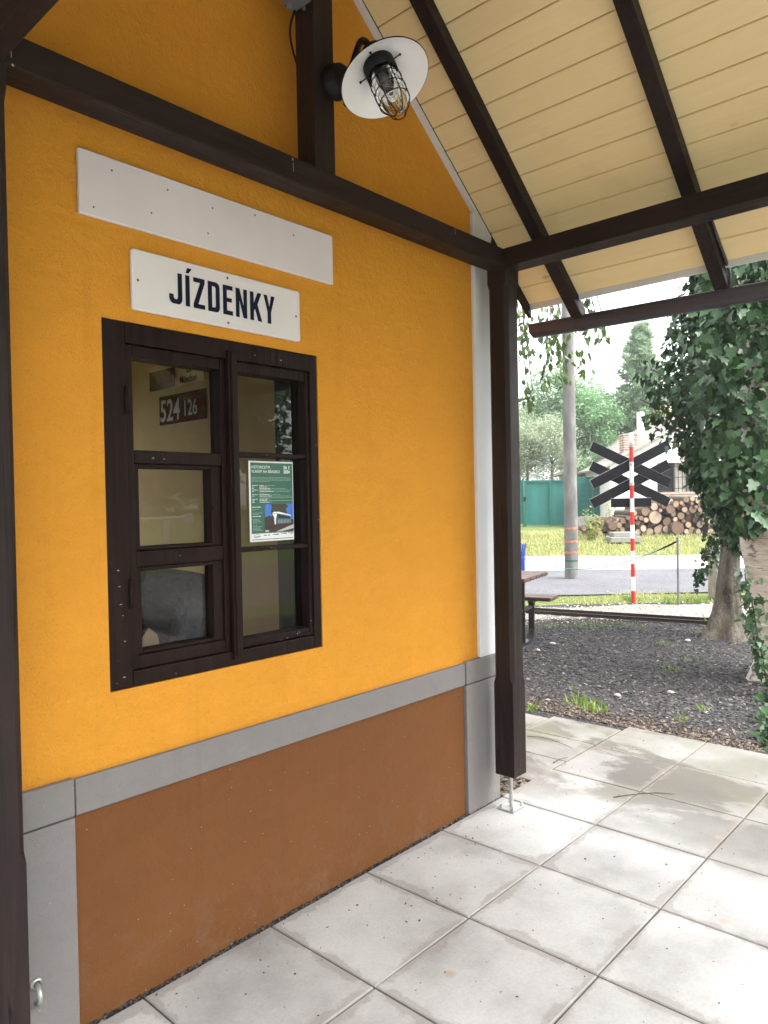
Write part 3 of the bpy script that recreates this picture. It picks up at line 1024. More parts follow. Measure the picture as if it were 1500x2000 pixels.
GLY = {
    'J': [[(0.5, 1), (0.33, 1), (0.33, 0.21), (0.29, 0.15), (0.22, 0.15), (0.17, 0.2), (0.17, 0.3), (0, 0.3), (0, 0.15), (0.04, 0.06), (0.12, 0), (0.38, 0), (0.46, 0.06), (0.5, 0.15)]],
    'Í': [[(0.0, 0), (0.17, 0), (0.17, 1), (0.0, 1)], [(0.02, 1.07), (0.13, 1.07), (0.27, 1.24), (0.08, 1.24)]],
    'Z': [[(0, 1), (0.46, 1), (0.46, 0.87), (0.19, 0.15), (0.46, 0.15), (0.46, 0), (0, 0), (0, 0.13), (0.27, 0.85), (0, 0.85)]],
    'D': 'ring',
    'E': [[(0, 0), (0.42, 0), (0.42, 0.15), (0.17, 0.15), (0.17, 0.44), (0.38, 0.44), (0.38, 0.58), (0.17, 0.58), (0.17, 0.85), (0.42, 0.85), (0.42, 1), (0, 1)]],
    'N': [[(0, 0), (0.16, 0), (0.16, 0.58), (0.33, 0), (0.5, 0), (0.5, 1), (0.34, 1), (0.34, 0.42), (0.17, 1), (0, 1)]],
    'K': [[(0, 0), (0.17, 0), (0.17, 0.32), (0.22, 0.42), (0.36, 0), (0.55, 0), (0.34, 0.58), (0.53, 1), (0.35, 1), (0.17, 0.62), (0.17, 1), (0, 1)]],
    'Y': [[(0.18, 0), (0.35, 0), (0.35, 0.4), (0.53, 1), (0.36, 1), (0.265, 0.6), (0.17, 1), (0, 1), (0.18, 0.4)]],
}
lt = MB()
H = 0.101
ly, lz = -0.0146, 2.169
xc = 0.846
for chh, adv in zip('JÍZDENKY', (0.60, 0.30, 0.56, 0.60, 0.53, 0.61, 0.60, 0.55)):
    g_ = GLY[chh]
    K = 0.097
    if g_ == 'ring':
        o_ = [(0, 0), (0.36, 0), (0.45, 0.05), (0.49, 0.14), (0.49, 0.86), (0.45, 0.95), (0.36, 1), (0, 1)]
        i_ = [(0.17, 0.15), (0.27, 0.15), (0.30, 0.17), (0.32, 0.21), (0.32, 0.79), (0.30, 0.83), (0.27, 0.85), (0.17, 0.85)]
        n = len(o_)
        vs = [(xc + u * K, ly, lz + w * H) for u, w in o_ + i_]
        lt.add(vs, [(k, (k + 1) % n, n + (k + 1) % n, n + k) for k in range(n)])
    else:
        for poly in g_:
            pts = [(xc + u * K, ly, lz + w * H) for u, w in poly]
            area = sum(a[0] * b[2] - b[0] * a[2] for a, b in zip(pts, pts[1:] + pts[:1]))
            lt.add(pts, [tuple(range(len(pts))) if area > 0 else tuple(range(len(pts)))[::-1]])
    xc += adv * 0.101
lt.build('lettering', M_LETTER, s2)

for (pxx, pyy, ww, hh_) in ((573, 326, 0.0012, 0.016), (572, 311, 0.003, 0.004), (889, 452, 0.0012, 0.014), (25, 127, 0.003, 0.003), (22, 104, 0.0012, 0.010)):
    c_ = ray_y(pxx, pyy, -0.1912)
    MB().add([(c_.x - ww, c_.y, c_.z - hh_), (c_.x + ww, c_.y, c_.z - hh_), (c_.x + ww * 0.7, c_.y, c_.z + hh_), (c_.x - ww * 0.7, c_.y, c_.z + hh_)], [(0, 1, 2, 3)]).build('paint_nick', M_CHIPP, porch)

# ---------------- poster in the window
PX0, PX1, PZ0, PZ1, PYY = 1.1945, 1.4045, 1.3765, 1.673, 0.0475
M_PAPER = simple('paper', (0.78, 0.78, 0.80), 0.7, 0.02)
po = tag(MB().box(PX0, PX1, PYY, PYY + 0.0006, PZ0, PZ1).build('poster', M_PAPER), 'green and white train excursion poster dated 24. 7. 2024 in the window', 'poster')
M_PGREEN = simple('poster_green', (0.028, 0.115, 0.075), 0.5, 0.04)
M_PINK = simple('poster_white_ink', (0.75, 0.78, 0.77), 0.6, 0.02)
M_PPALE = simple('poster_pale_ink', (0.32, 0.45, 0.40), 0.6, 0.02)


def flat(mb, x0, x1, z0, z1, y):
    return mb.add([(x0, y, z0), (x1, y, z0), (x1, y, z1), (x0, y, z1)], [(0, 1, 2, 3)])


def pxy(u, v):
    """poster coordinates 0..1 from its top left corner"""
    return PX0 + u * (PX1 - PX0), PZ1 - v * (PZ1 - PZ0)


flat(MB(), pxy(0.035, 0)[0], pxy(0.985, 0)[0], pxy(0, 0.90)[1], pxy(0, 0.018)[1], PYY - 0.0006).build('printed_ground', M_PGREEN, po)
XD, YD = (1, 0, 0), (0, 0, 1)
for s_, u, v, sz, bo, sx in (('HISTORICKÝM', 0.055, 0.092, 0.0155, 0.0, 0.86), ('VLAKEM NA BŘASSKO', 0.055, 0.145, 0.0155, 0.0, 0.86)):
    x, z = pxy(u, v)
    text_mesh(s_, sz, M_PINK, 'lettering', po, (x, PYY - 0.0014, z), XD, YD, sx, bo, 0.0001)
for s_, u, v in (('24. 7.', 0.775, 0.092), ('2024', 0.775, 0.145)):
    x, z = pxy(u, v)
    text_mesh(s_, 0.0165, M_PINK, 'lettering', po, (x, PYY - 0.0014, z), XD, YD, 0.92, 0.0005, 0.0001)
ln = MB()
lw = MB()
pr2 = random.Random(9)


def line(mb, u0, u1, v, h=0.0045):
    u = u0
    while u < u1 - 0.005:
        w = min(pr2.uniform(0.02, 0.07), u1 - u)
        a, z = pxy(u, v)
        b, _ = pxy(u + w, v)
        flat(mb, a, b, z, z + h * (PZ1 - PZ0), PYY - 0.0014)
        u += w + 0.009


for k, e in enumerate((0.93, 0.94, 0.94, 0.44)):
    line(ln, 0.055, e, 0.205 + 0.0165 * k)
v = 0.305
for k, (b1_, e1) in enumerate(((0.36, 0.56), (0.44, 0.44), (0.52, 0.82), (0.52, 0.94), (0.62, 0.92), (0.0, 0.34), (0.5, 0.7), (0.55, 0.94), (0.0, 0.97), (0.46, 0.46), (0.44, 0.97), (0.5, 0.5))):
    line(lw, 0.06, 0.11 if k % 3 else 0.19, v, 0.006) if b1_ > 0 else None
    if b1_ > 0:
        line(lw, 0.22, b1_ * 0.9, v, 0.0065)
        line(ln, b1_ * 0.9 + 0.02, e1, v)
    else:
        line(ln, 0.22, e1, v)
    v += 0.019
line(lw, 0.06, 0.25, 0.575, 0.008)
line(lw, 0.06, 0.25, 0.69, 0.008)
for k, e in enumerate((0.2, 0.1, 0.0, 0.27, 0.19, 0, 0, 0, 0.2, 0.22, 0.26, 0.15, 0, 0.16, 0.26, 0.22, 0.23, 0.27)):
    if e > 0:
        line(ln, 0.06, e, 0.60 + 0.0155 * k)
ln.build('small_print', M_PPALE, po)
lw.build('bold_print', M_PINK, po)


def ppoly(name, pts, mat, lvl):
    q = [(pxy(u, v)[0], PYY - 0.0014 - 0.0004 * lvl, pxy(u, v)[1]) for u, v in pts]
    MB().add(q, [tuple(range(len(q)))]).build(name, mat, po)


def fm(name, c):
    return simple(name, c, 0.5, 0.1, sc=60)


ppoly('printed_sky', [(0.36, 0.535), (0.985, 0.535), (0.985, 0.885), (0.33, 0.885), (0.33, 0.60), (0.335, 0.565), (0.345, 0.545)], fm('print_blue', (0.05, 0.16, 0.55)), 0)
ppoly('printed_tree', [(0.47, 0.535), (0.82, 0.535), (0.86, 0.57), (0.81, 0.60), (0.84, 0.66), (0.70, 0.72), (0.50, 0.70), (0.46, 0.63), (0.49, 0.59)], fm('print_tree', (0.03, 0.035, 0.015)), 1)
ppoly('printed_yard', [(0.33, 0.70), (0.42, 0.685), (0.985, 0.74), (0.985, 0.885), (0.33, 0.885)], fm('print_dark', (0.035, 0.02, 0.018)), 2)
ppoly('printed_train_side', [(0.56, 0.66), (0.90, 0.69), (0.93, 0.78), (0.60, 0.79)], fm('print_teal', (0.012, 0.12, 0.15)), 3)
ppoly('printed_train_roof', [(0.49, 0.65), (0.53, 0.635), (0.64, 0.635), (0.92, 0.68), (0.93, 0.695), (0.60, 0.655)], M_PINK, 4)
ppoly('printed_train_front', [(0.49, 0.655), (0.60, 0.66), (0.57, 0.72), (0.57, 0.80), (0.54, 0.80), (0.53, 0.71)], M_PINK, 5)
ppoly('printed_train_window', [(0.61, 0.668), (0.89, 0.70), (0.91, 0.725), (0.62, 0.715)], fm('print_black', (0.01, 0.012, 0.016)), 5)
for k in range(9):
    u = 0.62 + 0.034 * k
    ppoly('printed_railing', [(u, 0.735), (u + 0.011, 0.735), (u + 0.011, 0.785), (u, 0.785)], fm('print_grey', (0.4, 0.42, 0.44)), 6)
ppoly('printed_wheels', [(0.42, 0.80), (0.93, 0.775), (0.96, 0.80), (0.60, 0.86), (0.42, 0.85)], fm('print_redbrown', (0.05, 0.014, 0.012)), 6)
ppoly('printed_rail', [(0.33, 0.86), (0.42, 0.865), (0.40, 0.885), (0.33, 0.885)], fm('print_pale', (0.45, 0.45, 0.46)), 3)
ppoly('printed_path', [(0.985, 0.80), (0.985, 0.85), (0.70, 0.885), (0.56, 0.885)], fm('print_pale', (0.45, 0.45, 0.46)), 7)
lg = MB()
for (a, b, c) in ((0.08, 0.22, 0.945), (0.30, 0.36, 0.93), (0.39, 0.43, 0.93), (0.50, 0.52, 0.925), (0.53, 0.64, 0.925), (0.69, 0.715, 0.915), (0.73, 0.82, 0.918), (0.86, 0.885, 0.912), (0.90, 0.975, 0.92)):
    x0_, z0_ = pxy(a, c)
    x1_, _ = pxy(b, c)
    flat(lg, x0_, x1_, z0_, z0_ + 0.0028, PYY - 0.0014)
x0_, z0_ = pxy(0.04, 0.978)
flat(lg, x0_, pxy(0.97, 0)[0], z0_, z0_ + 0.002, PYY - 0.0014)
arc = [pxy(0.08 + 0.14 * k / 8, 0.925 - 0.012 * math.sin(math.pi * k / 8)) for k in range(9)]
for (p, q) in zip(arc[:-1], arc[1:]):
    lg.add([(p[0], PYY - 0.0014, p[1]), (q[0], PYY - 0.0014, q[1]), (q[0], PYY - 0.0014, q[1] + 0.0012), (p[0], PYY - 0.0014, p[1] + 0.0012)], [(0, 1, 2, 3)])
lg.build('sponsor_marks', M_LETTER, po)

# ---------------- lamp
LA = RAD(25)
axis = Vector((0, -math.sin(LA), -math.cos(LA)))            # the lamp looks down and out
SH = ray_y(752, 156, -0.50)                                 # centre of the shade's rim
lamp = thing('wall_lamp', 'enamel barn lamp with white shade and caged glass on the king post', 'lamp', ray_y(650, 160, -0.19))
zq = (-axis).to_track_quat('Z', 'Y').to_matrix().to_4x4()
LM = Matrix.Translation(SH) @ zq                            # local +Z points up the lamp, rim at 0
R0 = 0.150
M_SHADEIN = simple('shade_enamel_inside', (0.78, 0.77, 0.76), 0.35, 0.03)
out = [(R0, 0.0), (R0 * 0.86, 0.020), (R0 * 0.6, 0.046), (R0 * 0.38, 0.064), (0.045, 0.075)]
MB().lathe([(r, z - 0.0015) for r, z in out], 56, LM).build('shade', M_SHADEIN, lamp, True)
MB().lathe([(R0 + 0.001, -0.002), (R0 + 0.0025, 0.001)] + [(r + 0.001, z + 0.002) for r, z in out] + [(0.046, 0.12), (0.034, 0.128), (0, 0.129)], 56, LM).build('shade_back', M_BLACK, lamp, True)
MB().lathe([(0.052, 0.074), (0.054, 0.066), (0.054, 0.026), (0.046, 0.022), (0.046, 0.026)], 32, LM).build('socket_ring', M_BLACK, lamp, True)
for k in range(4):
    scw = MB()
    a = RAD(20 + 90 * k)
    c = LM @ Vector((0.054 * math.cos(a), 0.054 * math.sin(a), 0.05))
    e = LM @ Vector((0.074 * math.cos(a), 0.074 * math.sin(a), 0.05))
    scw.tube([c, e], [0.0022, 0.0022], 6).tube([e, LM @ Vector((0.080 * math.cos(a), 0.080 * math.sin(a), 0.05))], 0.0042, 8)
    scw.build('thumb_screw', M_BLACK, lamp)
mg, gnt, gp = newmat('lamp_glass')
gp.inputs['Base Color'].default_value = (0.95, 0.96, 0.94, 1)
gp.inputs['Roughness'].default_value = 0.03
gp.inputs['Transmission Weight'].default_value = 1.0
gp.inputs['IOR'].default_value = 1.2
GLB = -0.148
MB().lathe([(0.043, 0.03), (0.045, 0.0), (0.0455, -0.05), (0.044, -0.085), (0.038, -0.112), (0.024, -0.132), (0.010, -0.139), (0.001, -0.14)], 32, LM).build('globe', mg, lamp, True)
MB().lathe([(0.024, 0.035), (0.024, -0.018), (0.018, -0.024)], 20, LM, True).build('bulb_holder', simple('grey_bakelite', (0.11, 0.105, 0.11), 0.5, 0.1), lamp, True)
MB().lathe([(0.014, -0.02), (0.018, -0.04), (0.026, -0.065), (0.029, -0.082), (0.025, -0.1), (0.014, -0.112), (0.001, -0.116)], 20, LM).build('bulb', mg, lamp, True)
cg = MB()
for k in range(6):
    a = RAD(5 + 60 * k)
    path = []
    for r, z in ((0.052, 0.03), (0.0525, -0.02), (0.0525, -0.075), (0.050, -0.10), (0.042, -0.122), (0.030, -0.139), (0.019, -0.150)):
        path.append(LM @ Vector((r * math.cos(a), r * math.sin(a), z)))
    cg.tube(path, 0.0019, 6)
for r, z in ((0.0535, -0.012), (0.0535, -0.055), (0.0515, -0.095), (0.0195, -0.150)):
    cg.tube([LM @ Vector((r * math.cos(t), r * math.sin(t), z)) for t in [2 * math.pi * k / 28 for k in range(29)]], 0.0019, 6, False)
cg.build('cage', M_BLACK, lamp, True)
mt = ray_y(655, 160, -0.20)
mp_ = MB()
MQ = Matrix.Translation((mt.x, -0.1875, mt.z)) @ Matrix.Rotation(RAD(90), 4, 'X')
mp_.lathe([(0.062, 0.0), (0.062, 0.022), (0.055, 0.03), (0.050, 0.052), (0.042, 0.058), (0.0, 0.06)], 28, MQ)
mp_.lathe([(0.014, 0), (0.014, 0.045), (0.010, 0.05), (0, 0.051)], 12, Matrix.Translation((mt.x + 0.012, -0.245, mt.z - 0.048)) @ Matrix.Rotation(RAD(180), 4, 'X'))
mp_.build('wall_mount', M_BLACK, lamp, True)
topc = LM @ Vector((0, 0, 0.125))
p0 = Vector((mt.x + 0.02, -0.255, mt.z + 0.02))
arm_pts = []
P1 = p0 + Vector((0.02, -0.03, 0.10))
P2 = topc + Vector((0, 0.055, 0.10))
for k in range(17):
    t = k / 16
    arm_pts.append((1 - t) ** 3 * p0 + 3 * (1 - t) ** 2 * t * P1 + 3 * (1 - t) * t * t * P2 + t ** 3 * topc)
MB().tube(arm_pts, 0.0115, 12).build('arm', M_BLACK, lamp, True)

jb = ray_y(590, 0, -0.17)
jx = MB()
jc = ray_y(588, -14, -0.16)
jx.box(jc.x - 0.032, jc.x + 0.024, -0.186, -0.095, jc.z - 0.03, jc.z + 0.06)
jx.tube([(jc.x - 0.02, -0.12, jc.z - 0.03), (jc.x - 0.02, -0.12, jc.z - 0.05)], 0.010, 10).tube([(jc.x + 0.02, -0.15, jc.z - 0.03), (jc.x + 0.022, -0.15, jc.z - 0.046)], 0.006, 8)
tag(jx.build('junction_box', simple('grey_plastic', (0.16, 0.16, 0.17), 0.5), bevel=0.004), 'small grey cable junction box at the top of the king post', 'junction box')
cb = MB()
cpts = [ray_y(576, 20, -0.11), ray_y(567, 45, -0.07), ray_y(566, 70, -0.05), ray_y(572, 100, -0.06), ray_y(580, 125, -0.08), ray_y(588, 148, -0.11), Vector((1.3345, -0.15, 2.90))]
cs = []
for i in range(len(cpts) - 1):
    for k in range(4):
        a, b = Vector(cpts[i]), Vector(cpts[i + 1])
        cs.append(a.lerp(b, k / 4))
for _ in range(3):
    cs = [cs[0]] + [(cs[i - 1] + cs[i] * 2 + cs[i + 1]) / 4 for i in range(1, len(cs) - 1)] + [cs[-1]]
tag(cb.tube(cs, 0.0042, 8).build('lamp_cable', M_BLACK, smooth_=True), 'black cable looping from the junction box to the lamp', 'cable')

# ================================================================ INSIDE THE OFFICE
def wall_plate(name, y0, y1, z0, z1, mat, label, cat='plate'):
    # hangs on the inner face x = 2.40 of the side wall
    return tag(MB().box(2.390, 2.3995, y1, y0, z0, z1).build(name, mat, bevel=0.002), label, cat)


M_RUST = simple('rusty_enamel', (0.11, 0.06, 0.035), 0.9, 0.5, sc=22, spec=0.1)
M_CREAM = simple('cream_enamel', (0.55, 0.47, 0.35), 0.5, 0.1, sc=12)
M_REDPL = simple('dark_red_plate', (0.095, 0.020, 0.018), 0.9, 0.3, sc=14, spec=0.05)
M_CHALK = simple('grey_numerals', (0.42, 0.39, 0.40), 0.6, 0.12, sc=40)
YL = (0, -1, 0)
wall_plate('rusty_plate', 2.765, 2.440, 2.350, 2.487, M_RUST, 'rusty unreadable plate on the office wall left of the München plate')
mp2 = wall_plate('destination_plate', 2.390, 2.078, 2.350, 2.500, M_CREAM, 'cream destination plate with the word München on the office wall')
text_mesh('München', 0.068, M_LETTER, 'lettering', mp2, (2.3885, 2.365, 2.362), YL, YD, 0.86, 0.001)
text_mesh('nach', 0.036, M_LETTER, 'lettering', mp2, (2.3885, 2.28, 2.425), YL, YD, 0.9, 0.0005)
text_mesh('Köln', 0.06, M_LETTER, 'lettering', mp2, (2.3885, 2.315, 2.462), YL, YD, 0.9, 0.001)
np_ = wall_plate('number_plate', 2.638, 2.065, 2.094, 2.297, M_REDPL, 'dark red locomotive number plate 524 126 on the office wall')
text_mesh('524', 0.215, M_CHALK, 'numerals', np_, (2.3885, 2.628, 2.118), YL, YD, 0.80, 0.003, shear=0.05)
text_mesh('126', 0.150, M_CHALK, 'numerals', np_, (2.3885, 2.335, 2.135), YL, YD, 0.80, 0.001)
desk = thing('desk', 'dark wooden desk inside the ticket office below the hatch', 'desk', (0.85, 0.55, 0.05))
MB().box(0.45, 1.08, 0.30, 0.85, 0.80, 0.83).build('desk_top', M_DARKWOOD, desk, bevel=0.003)
for x in (0.48, 1.03):
    for y in (0.33, 0.80):
        MB().box(x, x + 0.04, y, y + 0.04, 0.045, 0.7995).build('leg', M_DARKWOOD, desk)
st_ = thing('stool', 'plain wooden stool the clerk sits on inside', 'stool', (1.40, 0.62, 0.05))
MB().lathe([(0.0, 0.545), (0.17, 0.545), (0.175, 0.555), (0.17, 0.575), (0, 0.577)], 24, Matrix.Translation((1.40, 0.62, 0))).build('seat', M_DARKWOOD, st_)
for a in (45, 135, 225, 315):
    MB().tube([(1.40 + 0.11 * math.cos(RAD(a)), 0.62 + 0.11 * math.sin(RAD(a)), 0.544), (1.40 + 0.17 * math.cos(RAD(a)), 0.62 + 0.17 * math.sin(RAD(a)), 0.046)], 0.016, 8).build('leg', M_DARKWOOD, st_)


def skinned(name, verts, edges, mat, parent, sub=2, root=0):
    me = bpy.data.meshes.new(name)
    me.from_pydata([v[:3] for v in verts], edges, [])
    o = bpy.data.objects.new(name, me)
    COL.objects.link(o)
    me.materials.append(mat)
    sk = o.modifiers.new('skin', 'SKIN')
    sk.use_smooth_shade = True
    lay = me.skin_vertices[0].data
    for i, v in enumerate(verts):
        r = v[3]
        lay[i].radius = (r, r) if isinstance(r, (int, float)) else r
        lay[i].use_root = (i == root)
    sb = o.modifiers.new('sub', 'SUBSURF')
    sb.levels = sb.render_levels = sub
    if parent:
        o.parent = parent
        o.matrix_parent_inverse = parent_matrix(parent).inverted()
    return o


# the clerk sits facing -X, hunched over the desk
per = thing('person', 'seated clerk in a grey shirt bent forward behind the lower left pane', 'person', (1.38, 0.62, 0.58))
M_SKIN = simple('skin', (0.36, 0.2, 0.14), 0.6, 0.05)
M_HAIR = simple('dark_hair', (0.02, 0.015, 0.012), 0.6, 0.3, sc=60)
M_SHIRT = simple('grey_shirt_cloth', (0.15, 0.155, 0.175), 0.9, 0.18, sc=9, b=1.0, bsc=10, bd=0.06)
M_TROU = simple('dark_trousers', (0.03, 0.032, 0.04), 0.9, 0.2)
bodyv = [(1.40, 0.62, 0.66, 0.125), (1.37, 0.62, 0.85, 0.12), (1.29, 0.62, 1.03, 0.125), (1.15, 0.62, 1.15, 0.10), (1.03, 0.62, 1.20, 0.055), (0.985, 0.61, 1.235, 0.06), (0.93, 0.605, 1.275, 0.092), (0.885, 0.60, 1.25, 0.075)]
bodye = [(0, 1), (1, 2), (2, 3), (3, 4), (4, 5), (5, 6), (6, 7)]
def limb(pts, start):
    i = start
    for p in pts:
        bodyv.append(p)
        bodye.append((i, len(bodyv) - 1))
        i = len(bodyv) - 1
for s in (-1, 1):
    y = 0.62 + s * 0.17
    limb([(1.20, y, 1.12, 0.058), (1.13, y + s * 0.05, 0.96, 0.046), (1.08, y + s * 0.05, 0.875, 0.042), (0.95, y + s * 0.01, 0.865, 0.034), (0.86, y - s * 0.03, 0.86, 0.028), (0.81, y - s * 0.035, 0.858, 0.030)], 3)
    w = len(bodyv) - 1
    for q in range(4):
        limb([(0.785, y - s * 0.035 + (q - 1.5) * 0.019, 0.858, 0.009), (0.755 - 0.01 * (q in (1, 2)), y - s * 0.035 + (q - 1.5) * 0.021, 0.853, 0.0082), (0.735 - 0.012 * (q in (1, 2)), y - s * 0.035 + (q - 1.5) * 0.021, 0.841, 0.0075)], w)
    limb([(0.80, y - s * 0.072, 0.855, 0.011), (0.775, y - s * 0.088, 0.848, 0.009)], w)
    limb([(1.33, 0.62 + s * 0.10, 0.66, 0.09), (1.02, 0.62 + s * 0.12, 0.63, 0.062), (0.98, 0.62 + s * 0.12, 0.35, 0.05), (1.00, 0.62 + s * 0.12, 0.12, 0.036), (0.90, 0.62 + s * 0.13, 0.085, 0.035)], 0)
skinned('body', bodyv, bodye, M_SKIN, per)
sv = [(1.39, 0.62, 0.62, 0.165), (1.385, 0.62, 0.80, 0.175), (1.345, 0.62, 0.97, 0.175), (1.265, 0.62, 1.095, 0.175), (1.14, 0.62, 1.15, 0.145), (1.06, 0.62, 1.185, 0.10), (0.99, 0.613, 1.215, 0.082)]
se = [(0, 1), (1, 2), (2, 3), (3, 4), (4, 5), (5, 6)]
for s in (-1, 1):
    y = 0.62 + s * 0.17
    b0 = len(sv)
    sv += [(1.20, y, 1.115, 0.078), (1.135, y + s * 0.05, 0.965, 0.066), (1.08, y + s * 0.05, 0.88, 0.058), (0.86, y - s * 0.02, 0.864, 0.042)]
    se += [(4, b0), (b0, b0 + 1), (b0 + 1, b0 + 2), (b0 + 2, b0 + 3)]
skinned('shirt', sv, se, M_SHIRT, per)
tv = [(1.40, 0.62, 0.66, 0.135)]
te = []
for s in (-1, 1):
    b0 = len(tv)
    tv += [(1.33, 0.62 + s * 0.10, 0.66, 0.1), (1.02, 0.62 + s * 0.12, 0.63, 0.075), (0.98, 0.62 + s * 0.12, 0.35, 0.064), (1.00, 0.62 + s * 0.12, 0.15, 0.055)]
    te += [(0, b0), (b0, b0 + 1), (b0 + 1, b0 + 2), (b0 + 2, b0 + 3)]
skinned('trousers', tv, te, M_TROU, per)
hv = MB()
HMt = Matrix.Translation((0.948, 0.607, 1.292)) @ Matrix.Rotation(RAD(-35), 4, 'Y')
hv.lathe([(0.085, -0.11), (0.108, -0.05), (0.116, 0.0), (0.104, 0.04), (0.08, 0.076), (0.045, 0.097), (0.001, 0.104)], 24, HMt)
hv.build('hair', M_HAIR, per, True)
fc = MB()
for s in (-1, 1):
    fc.lathe([(0, 0), (0.018, 0.003), (0.026, 0.012), (0.012, 0.02), (0, 0.021)], 10, Matrix.Translation((0.95, 0.607 + s * 0.093, 1.255)) @ Matrix.Rotation(RAD(90 * -s), 4, 'X'))
fc.build('ear', M_SKIN, per, True)
nf = MB()
nf.lathe([(0.016, 0), (0.012, 0.016), (0.004, 0.026), (0, 0.027)], 10, Matrix.Translation((0.815, 0.6, 1.235)) @ Matrix.Rotation(RAD(-110), 4, 'Y'))
nf.build('nose', M_SKIN, per, True)

# ================================================================ YARD
def dark_chip_pos(g):
    while True:
        d = 2.0 + 8.3 * g.uniform() ** 0.8
        l = g.uniform(-0.2, 0.62) * d
        p = CAM + FH * d + RH * l
        if p.x < 4.21 and p.y < 1.02:
            continue
        if p.x < 2.95:
            continue
        if p.x < 4.36 and p.y < 0.5 and p.x < 4.2:
            continue
        return (p.x, p.y, -0.027 + 0.006 * g.uniform())


tag(chips('cinder_gravel', 26000, dark_chip_pos, 0.010, 0.034, M_CHIP, seed=21), 'loose dark cinder gravel covering the yard beyond the slabs', 'gravel', kind='stuff')
tag(chips('track_gravel', 9000, lambda g: tuple((lambda p: (p.x, p.y, -0.015))(CAM + FH * g.normal(9.75, 0.30) + RH * g.uniform(-0.5, 5.6))), 0.012, 0.032, M_PEB, seed=22), 'pale gravel bed along the narrow track', 'gravel', kind='stuff')
M_BARK = chip_mat('bark_bit', [(0, (0.03, 0.022, 0.018)), (0.6, (0.075, 0.055, 0.042)), (1, (0.2, 0.15, 0.11))])


def edge_pos(g):
    y = g.uniform(-2.0, 0.9)
    x = 4.22 + abs(g.normal(0, 0.16))
    return (x, y, -0.018)


tag(chips('bark_litter', 2600, edge_pos, 0.008, 0.026, M_BARK, seed=23), 'brown bark litter along the edge of the slabs', 'bark litter', kind='stuff')
# single pale stones that catch the eye
for i, (px, py, s) in enumerate(((1079, 1257, 0.06), (1051, 1270, 0.055), (1343, 1251, 0.06), (1310, 1352, 0.05), (1206, 1358, 0.05))):
    D = FV + RV * ((px - 750) / 1433.68) - UV * ((py - 1000) / 1433.68)
    p = CAM + D * ((-0.012 - CAM.z) / D.z)
    stn = MB()
    g = random.Random(i)
    stn.lathe([(0.0, -0.3), (0.45, -0.2), (0.52, 0.05), (0.35, 0.3), (0.0, 0.36)], 9, Matrix.Translation(p) @ Matrix.Rotation(g.uniform(0, 6), 4, 'Z') @ Matrix.Diagonal((s * 1.2, s * 0.8, s * 0.7, 1)))
    lab = 'whitest stone lying right beside the bench leg' if i == 0 else 'pale stone lying loose on the dark gravel'
    tag(stn.build('stone', simple('white_stone', (0.36, 0.34, 0.32), 0.8, 0.1, sc=20), smooth_=True), lab, 'stone', 'pale stones on the gravel')

def floor_at(px, py, z=0.002):
    D = FV + RV * ((px - 750) / 1433.68) - UV * ((py - 1000) / 1433.68)
    return CAM + D * ((z - CAM.z) / D.z)


M_TWIGD = simple('dry_twig', (0.05, 0.04, 0.032), 0.9, 0.3, sc=30)
for (path_, lab) in (((((1198, 1557), (1222, 1553), (1250, 1550), (1283, 1548), (1318, 1551))), 'long thin dry twig lying across the slab joint'), ((((1030, 1438), (1060, 1440), (1090, 1449), (1118, 1461))), 'dry twig along the joint of the slabs behind the post'), ((((1080, 1490), (1092, 1483), (1110, 1479))), 'short dark twig on the damp slab')):
    pp = [floor_at(a_, b_, 0.004) for a_, b_ in path_]
    tag(MB().tube(pp, [0.0022] * (len(pp) - 1) + [0.001], 6).build('twig', M_TWIGD, smooth_=True), lab, 'twig')


def speck(g):
    x = g.uniform(0.4, 4.15)
    y = -0.05 - 2.0 * g.uniform() ** 1.6
    return (x, y, 0.0005)


tag(chips('slab_litter', 420, speck, 0.003, 0.009, M_BARK, seed=61), 'scattered specks of soil and bark on the slabs', 'litter', kind='stuff')

M_WEED = leafmat('weed_leaf', (0.06, 0.12, 0.02), (0.20, 0.30, 0.06), 0.5, 0.35)
M_GRASS = leafmat('grass_blade', (0.18, 0.20, 0.07), (0.50, 0.48, 0.21), 0.6, 0.4)


def weeds(name, px, py, n, rad, h, label, seed):
    g = np.random.default_rng(seed)
    D = FV + RV * ((px - 750) / 1433.68) - UV * ((py - 1000) / 1433.68)
    c = CAM + D * ((-0.02 - CAM.z) / D.z)
    pos = np.stack([c.x + g.normal(0, rad, n), c.y + g.normal(0, rad, n), np.full(n, -0.025)], 1)
    nr = g.normal(size=(n, 3)); nr[:, 2] = 0.25 * np.abs(nr[:, 2])
    a = g.uniform(0, 2 * np.pi, n)
    tilt = g.uniform(0.1, 0.9, n)
    z = np.stack([np.cos(a) * np.sin(tilt), np.sin(a) * np.sin(tilt), np.cos(tilt)], 1)
    rx = frames(z, g)
    return tag(scatter(name, BLADE[0], BLADE[1], pos, rx, np.stack([g.uniform(0.4, 1, n) * h, g.uniform(0.6, 1.5, n) * h, g.uniform(0.3, 1.1, n) * h], 1), M_WEED), label, 'weed', 'weeds in the gravel')


